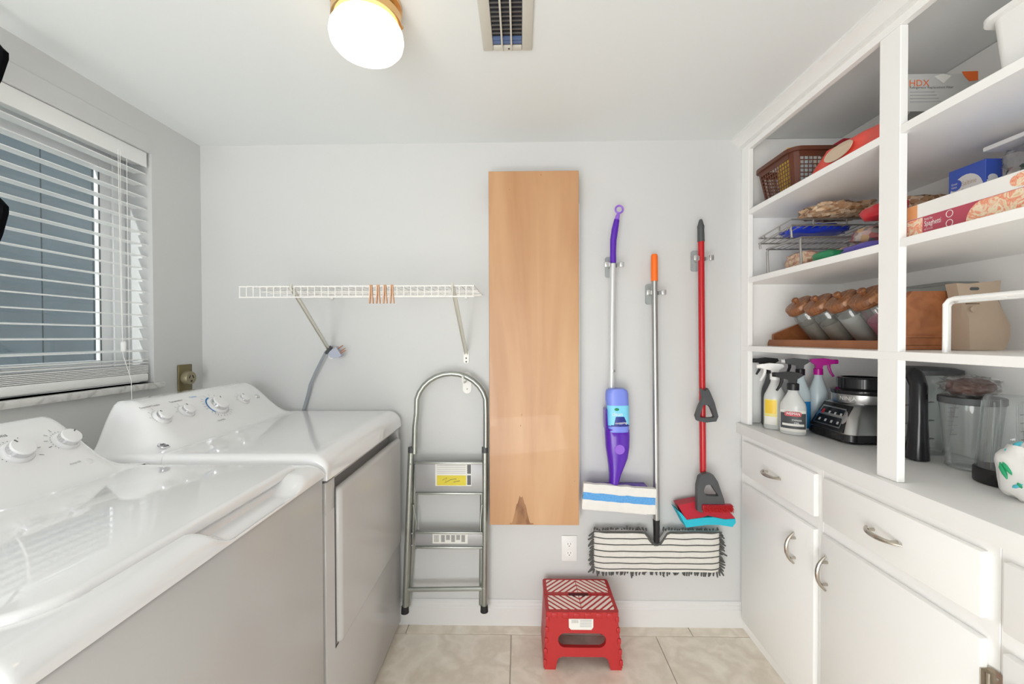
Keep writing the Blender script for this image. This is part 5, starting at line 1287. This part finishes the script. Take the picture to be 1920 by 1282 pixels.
for s_, y, z, sz in (('Family Size', 1.045, .037, .0075), ('Spaghetti', 1.045, .022, .018), ('NET WT 32 OZ', 1.045, .012, .005)):
    m = MB(); m.text(s_, sz, (xs-.0012, y, S2+z), (0, -1, 0), (0, 0, 1), 'LEFT', sx=.62); m.build('lettering', 'white', sb, 0)
for z in (.036, .014):
    m = MB(); m.tube([(xs-.0012, .985+.0075*math.cos(k*PI/10), S2+z+.008*math.sin(k*PI/10)) for k in range(20)], .0007, 4, closed=True); m.build('badge', 'white', sb)

# ---- cracker box
t = thing('cracker_box', 'blue and white cracker box behind the spaghetti box', 'food box', (1.245, 1.14, S2))
cx0, cx1, cy0, cy1, cz1 = 1.222, 1.266, 1.112, 1.206, 1.745
m = MB(); m.box((cx0, cy0, S2+.001), (cx1, cy1, cz1), .001, 1); cb_ = m.build('carton', 'cracker_blue', t)
def cside(name, mm, pts, off=.0006):
    m = MB(); P_ = [Vector((cx0-off, y, z)) for y, z in pts]; m.loft([P_, [p+Vector((.0004, 0, 0)) for p in P_]]); return m.build(name, mm, cb_, 0)
cside('front_print', 'box_white', [(cy1-.004, S2+.01), (cy1-.004, cz1-.100)]+[((cy0+cy1)/2+.043*math.cos(k*(PI-.2)/12+.1), cz1-.075+.052*math.sin(k*(PI-.2)/12+.1)) for k in range(13)]+[(cy0+.008, S2+.01)])
cside('brand_oval', 'cracker_blue', [(cy1-.020+.016*math.cos(k*PI/8), cz1-.045+.015*math.sin(k*PI/8)) for k in range(16)], .0010)
m = MB(); m.text('Saltine', .018, (cx0-.0012, cy1-.036, cz1-.052), (0, -1, .0), (0, 0, 1), 'LEFT', sx=.8); m.build('lettering', 'beige', cb_, 0)
m = MB(); m.text('Crackers', .015, (cx0-.0012, cy1-.034, cz1-.070), (0, -1, 0), (0, 0, 1), 'LEFT', sx=.8); m.build('lettering', 'print_light', cb_, 0)
m = MB(); m.text('Great', .0085, (cx0-.0014, cy1-.009, cz1-.043), (0, -1, 0), (0, 0, 1), 'LEFT', sx=.8).text('Value', .0085, (cx0-.0014, cy1-.009, cz1-.052), (0, -1, 0), (0, 0, 1), 'LEFT', sx=.8); m.build('lettering', 'white', cb_, 0)
MB().box((cx0+.003, cy0-.0006, S2+.02), (cx1-.003, cy0-.0001, cz1-.055)).build('side_print', 'box_white', cb_, 0)
m = MB(); m.prism([(.013*math.cos(k*PI/8), .010*math.sin(k*PI/8)) for k in range(16)], ((cx0+cx1)/2-.004, cy0-.0008, cz1-.050), (1, 0, 0), (0, 0, 1), (0, .0003, 0)); m.build('side_oval', 'white', cb_, 0)
m = MB()
for k in range(4): m.box((cx0+.007, cy0-.0010, cz1-.072-.009*k), (cx1-.008, cy0-.0007, cz1-.069-.009*k))
m.build('side_text', 'beige', cb_, 0)

# ---- vegetable bag and cookie box at the right edge
t = thing('vegetable_bag', 'crinkled bag with green and red print beside the cookie box', 'bag', (1.25, 1.05, S2))
pouch((1.262, 1.066, S2+.088), (.026, .040, .087), 51, .2, flat_bottom=S2+.001).build('bag_body', 'veg_print', t, 60)
pouch((1.258, 1.064, S2+.195), (.020, .034, .035), 53, .4, freq=8).build('bag_top', 'film', t, 60)
t = thing('cookie_box', 'bright blue cookie box cut off by the right edge of the picture', 'food box', (1.20, .93, S2))
m = MB(); m.box((1.185, .84, S2+.001), (1.24, .995, S2+.225), .001, 1); kb = m.build('carton', 'cookie_blue', t)
m = MB(); m.tube([(1.1842, .925+.055*math.cos(k*PI/12), S2+.135+.062*math.sin(k*PI/12)) for k in range(24)], .003, 5, closed=True); m.build('ring_print', 'sky_label', kb)
m = MB(); m.text('Chips', .05, (1.1838, .965, S2+.115), (0, -1, 0), (0, 0, 1), 'LEFT', sx=.8); m.build('lettering', 'orange', kb, 0)
m = MB(); m.box((1.20, .80, S2+.226), (1.36, 1.10, S2+.238), .003); tag(m.build('white_tray', 'white', None), 'flat white tray lying across the top of the cookie box', 'tray')
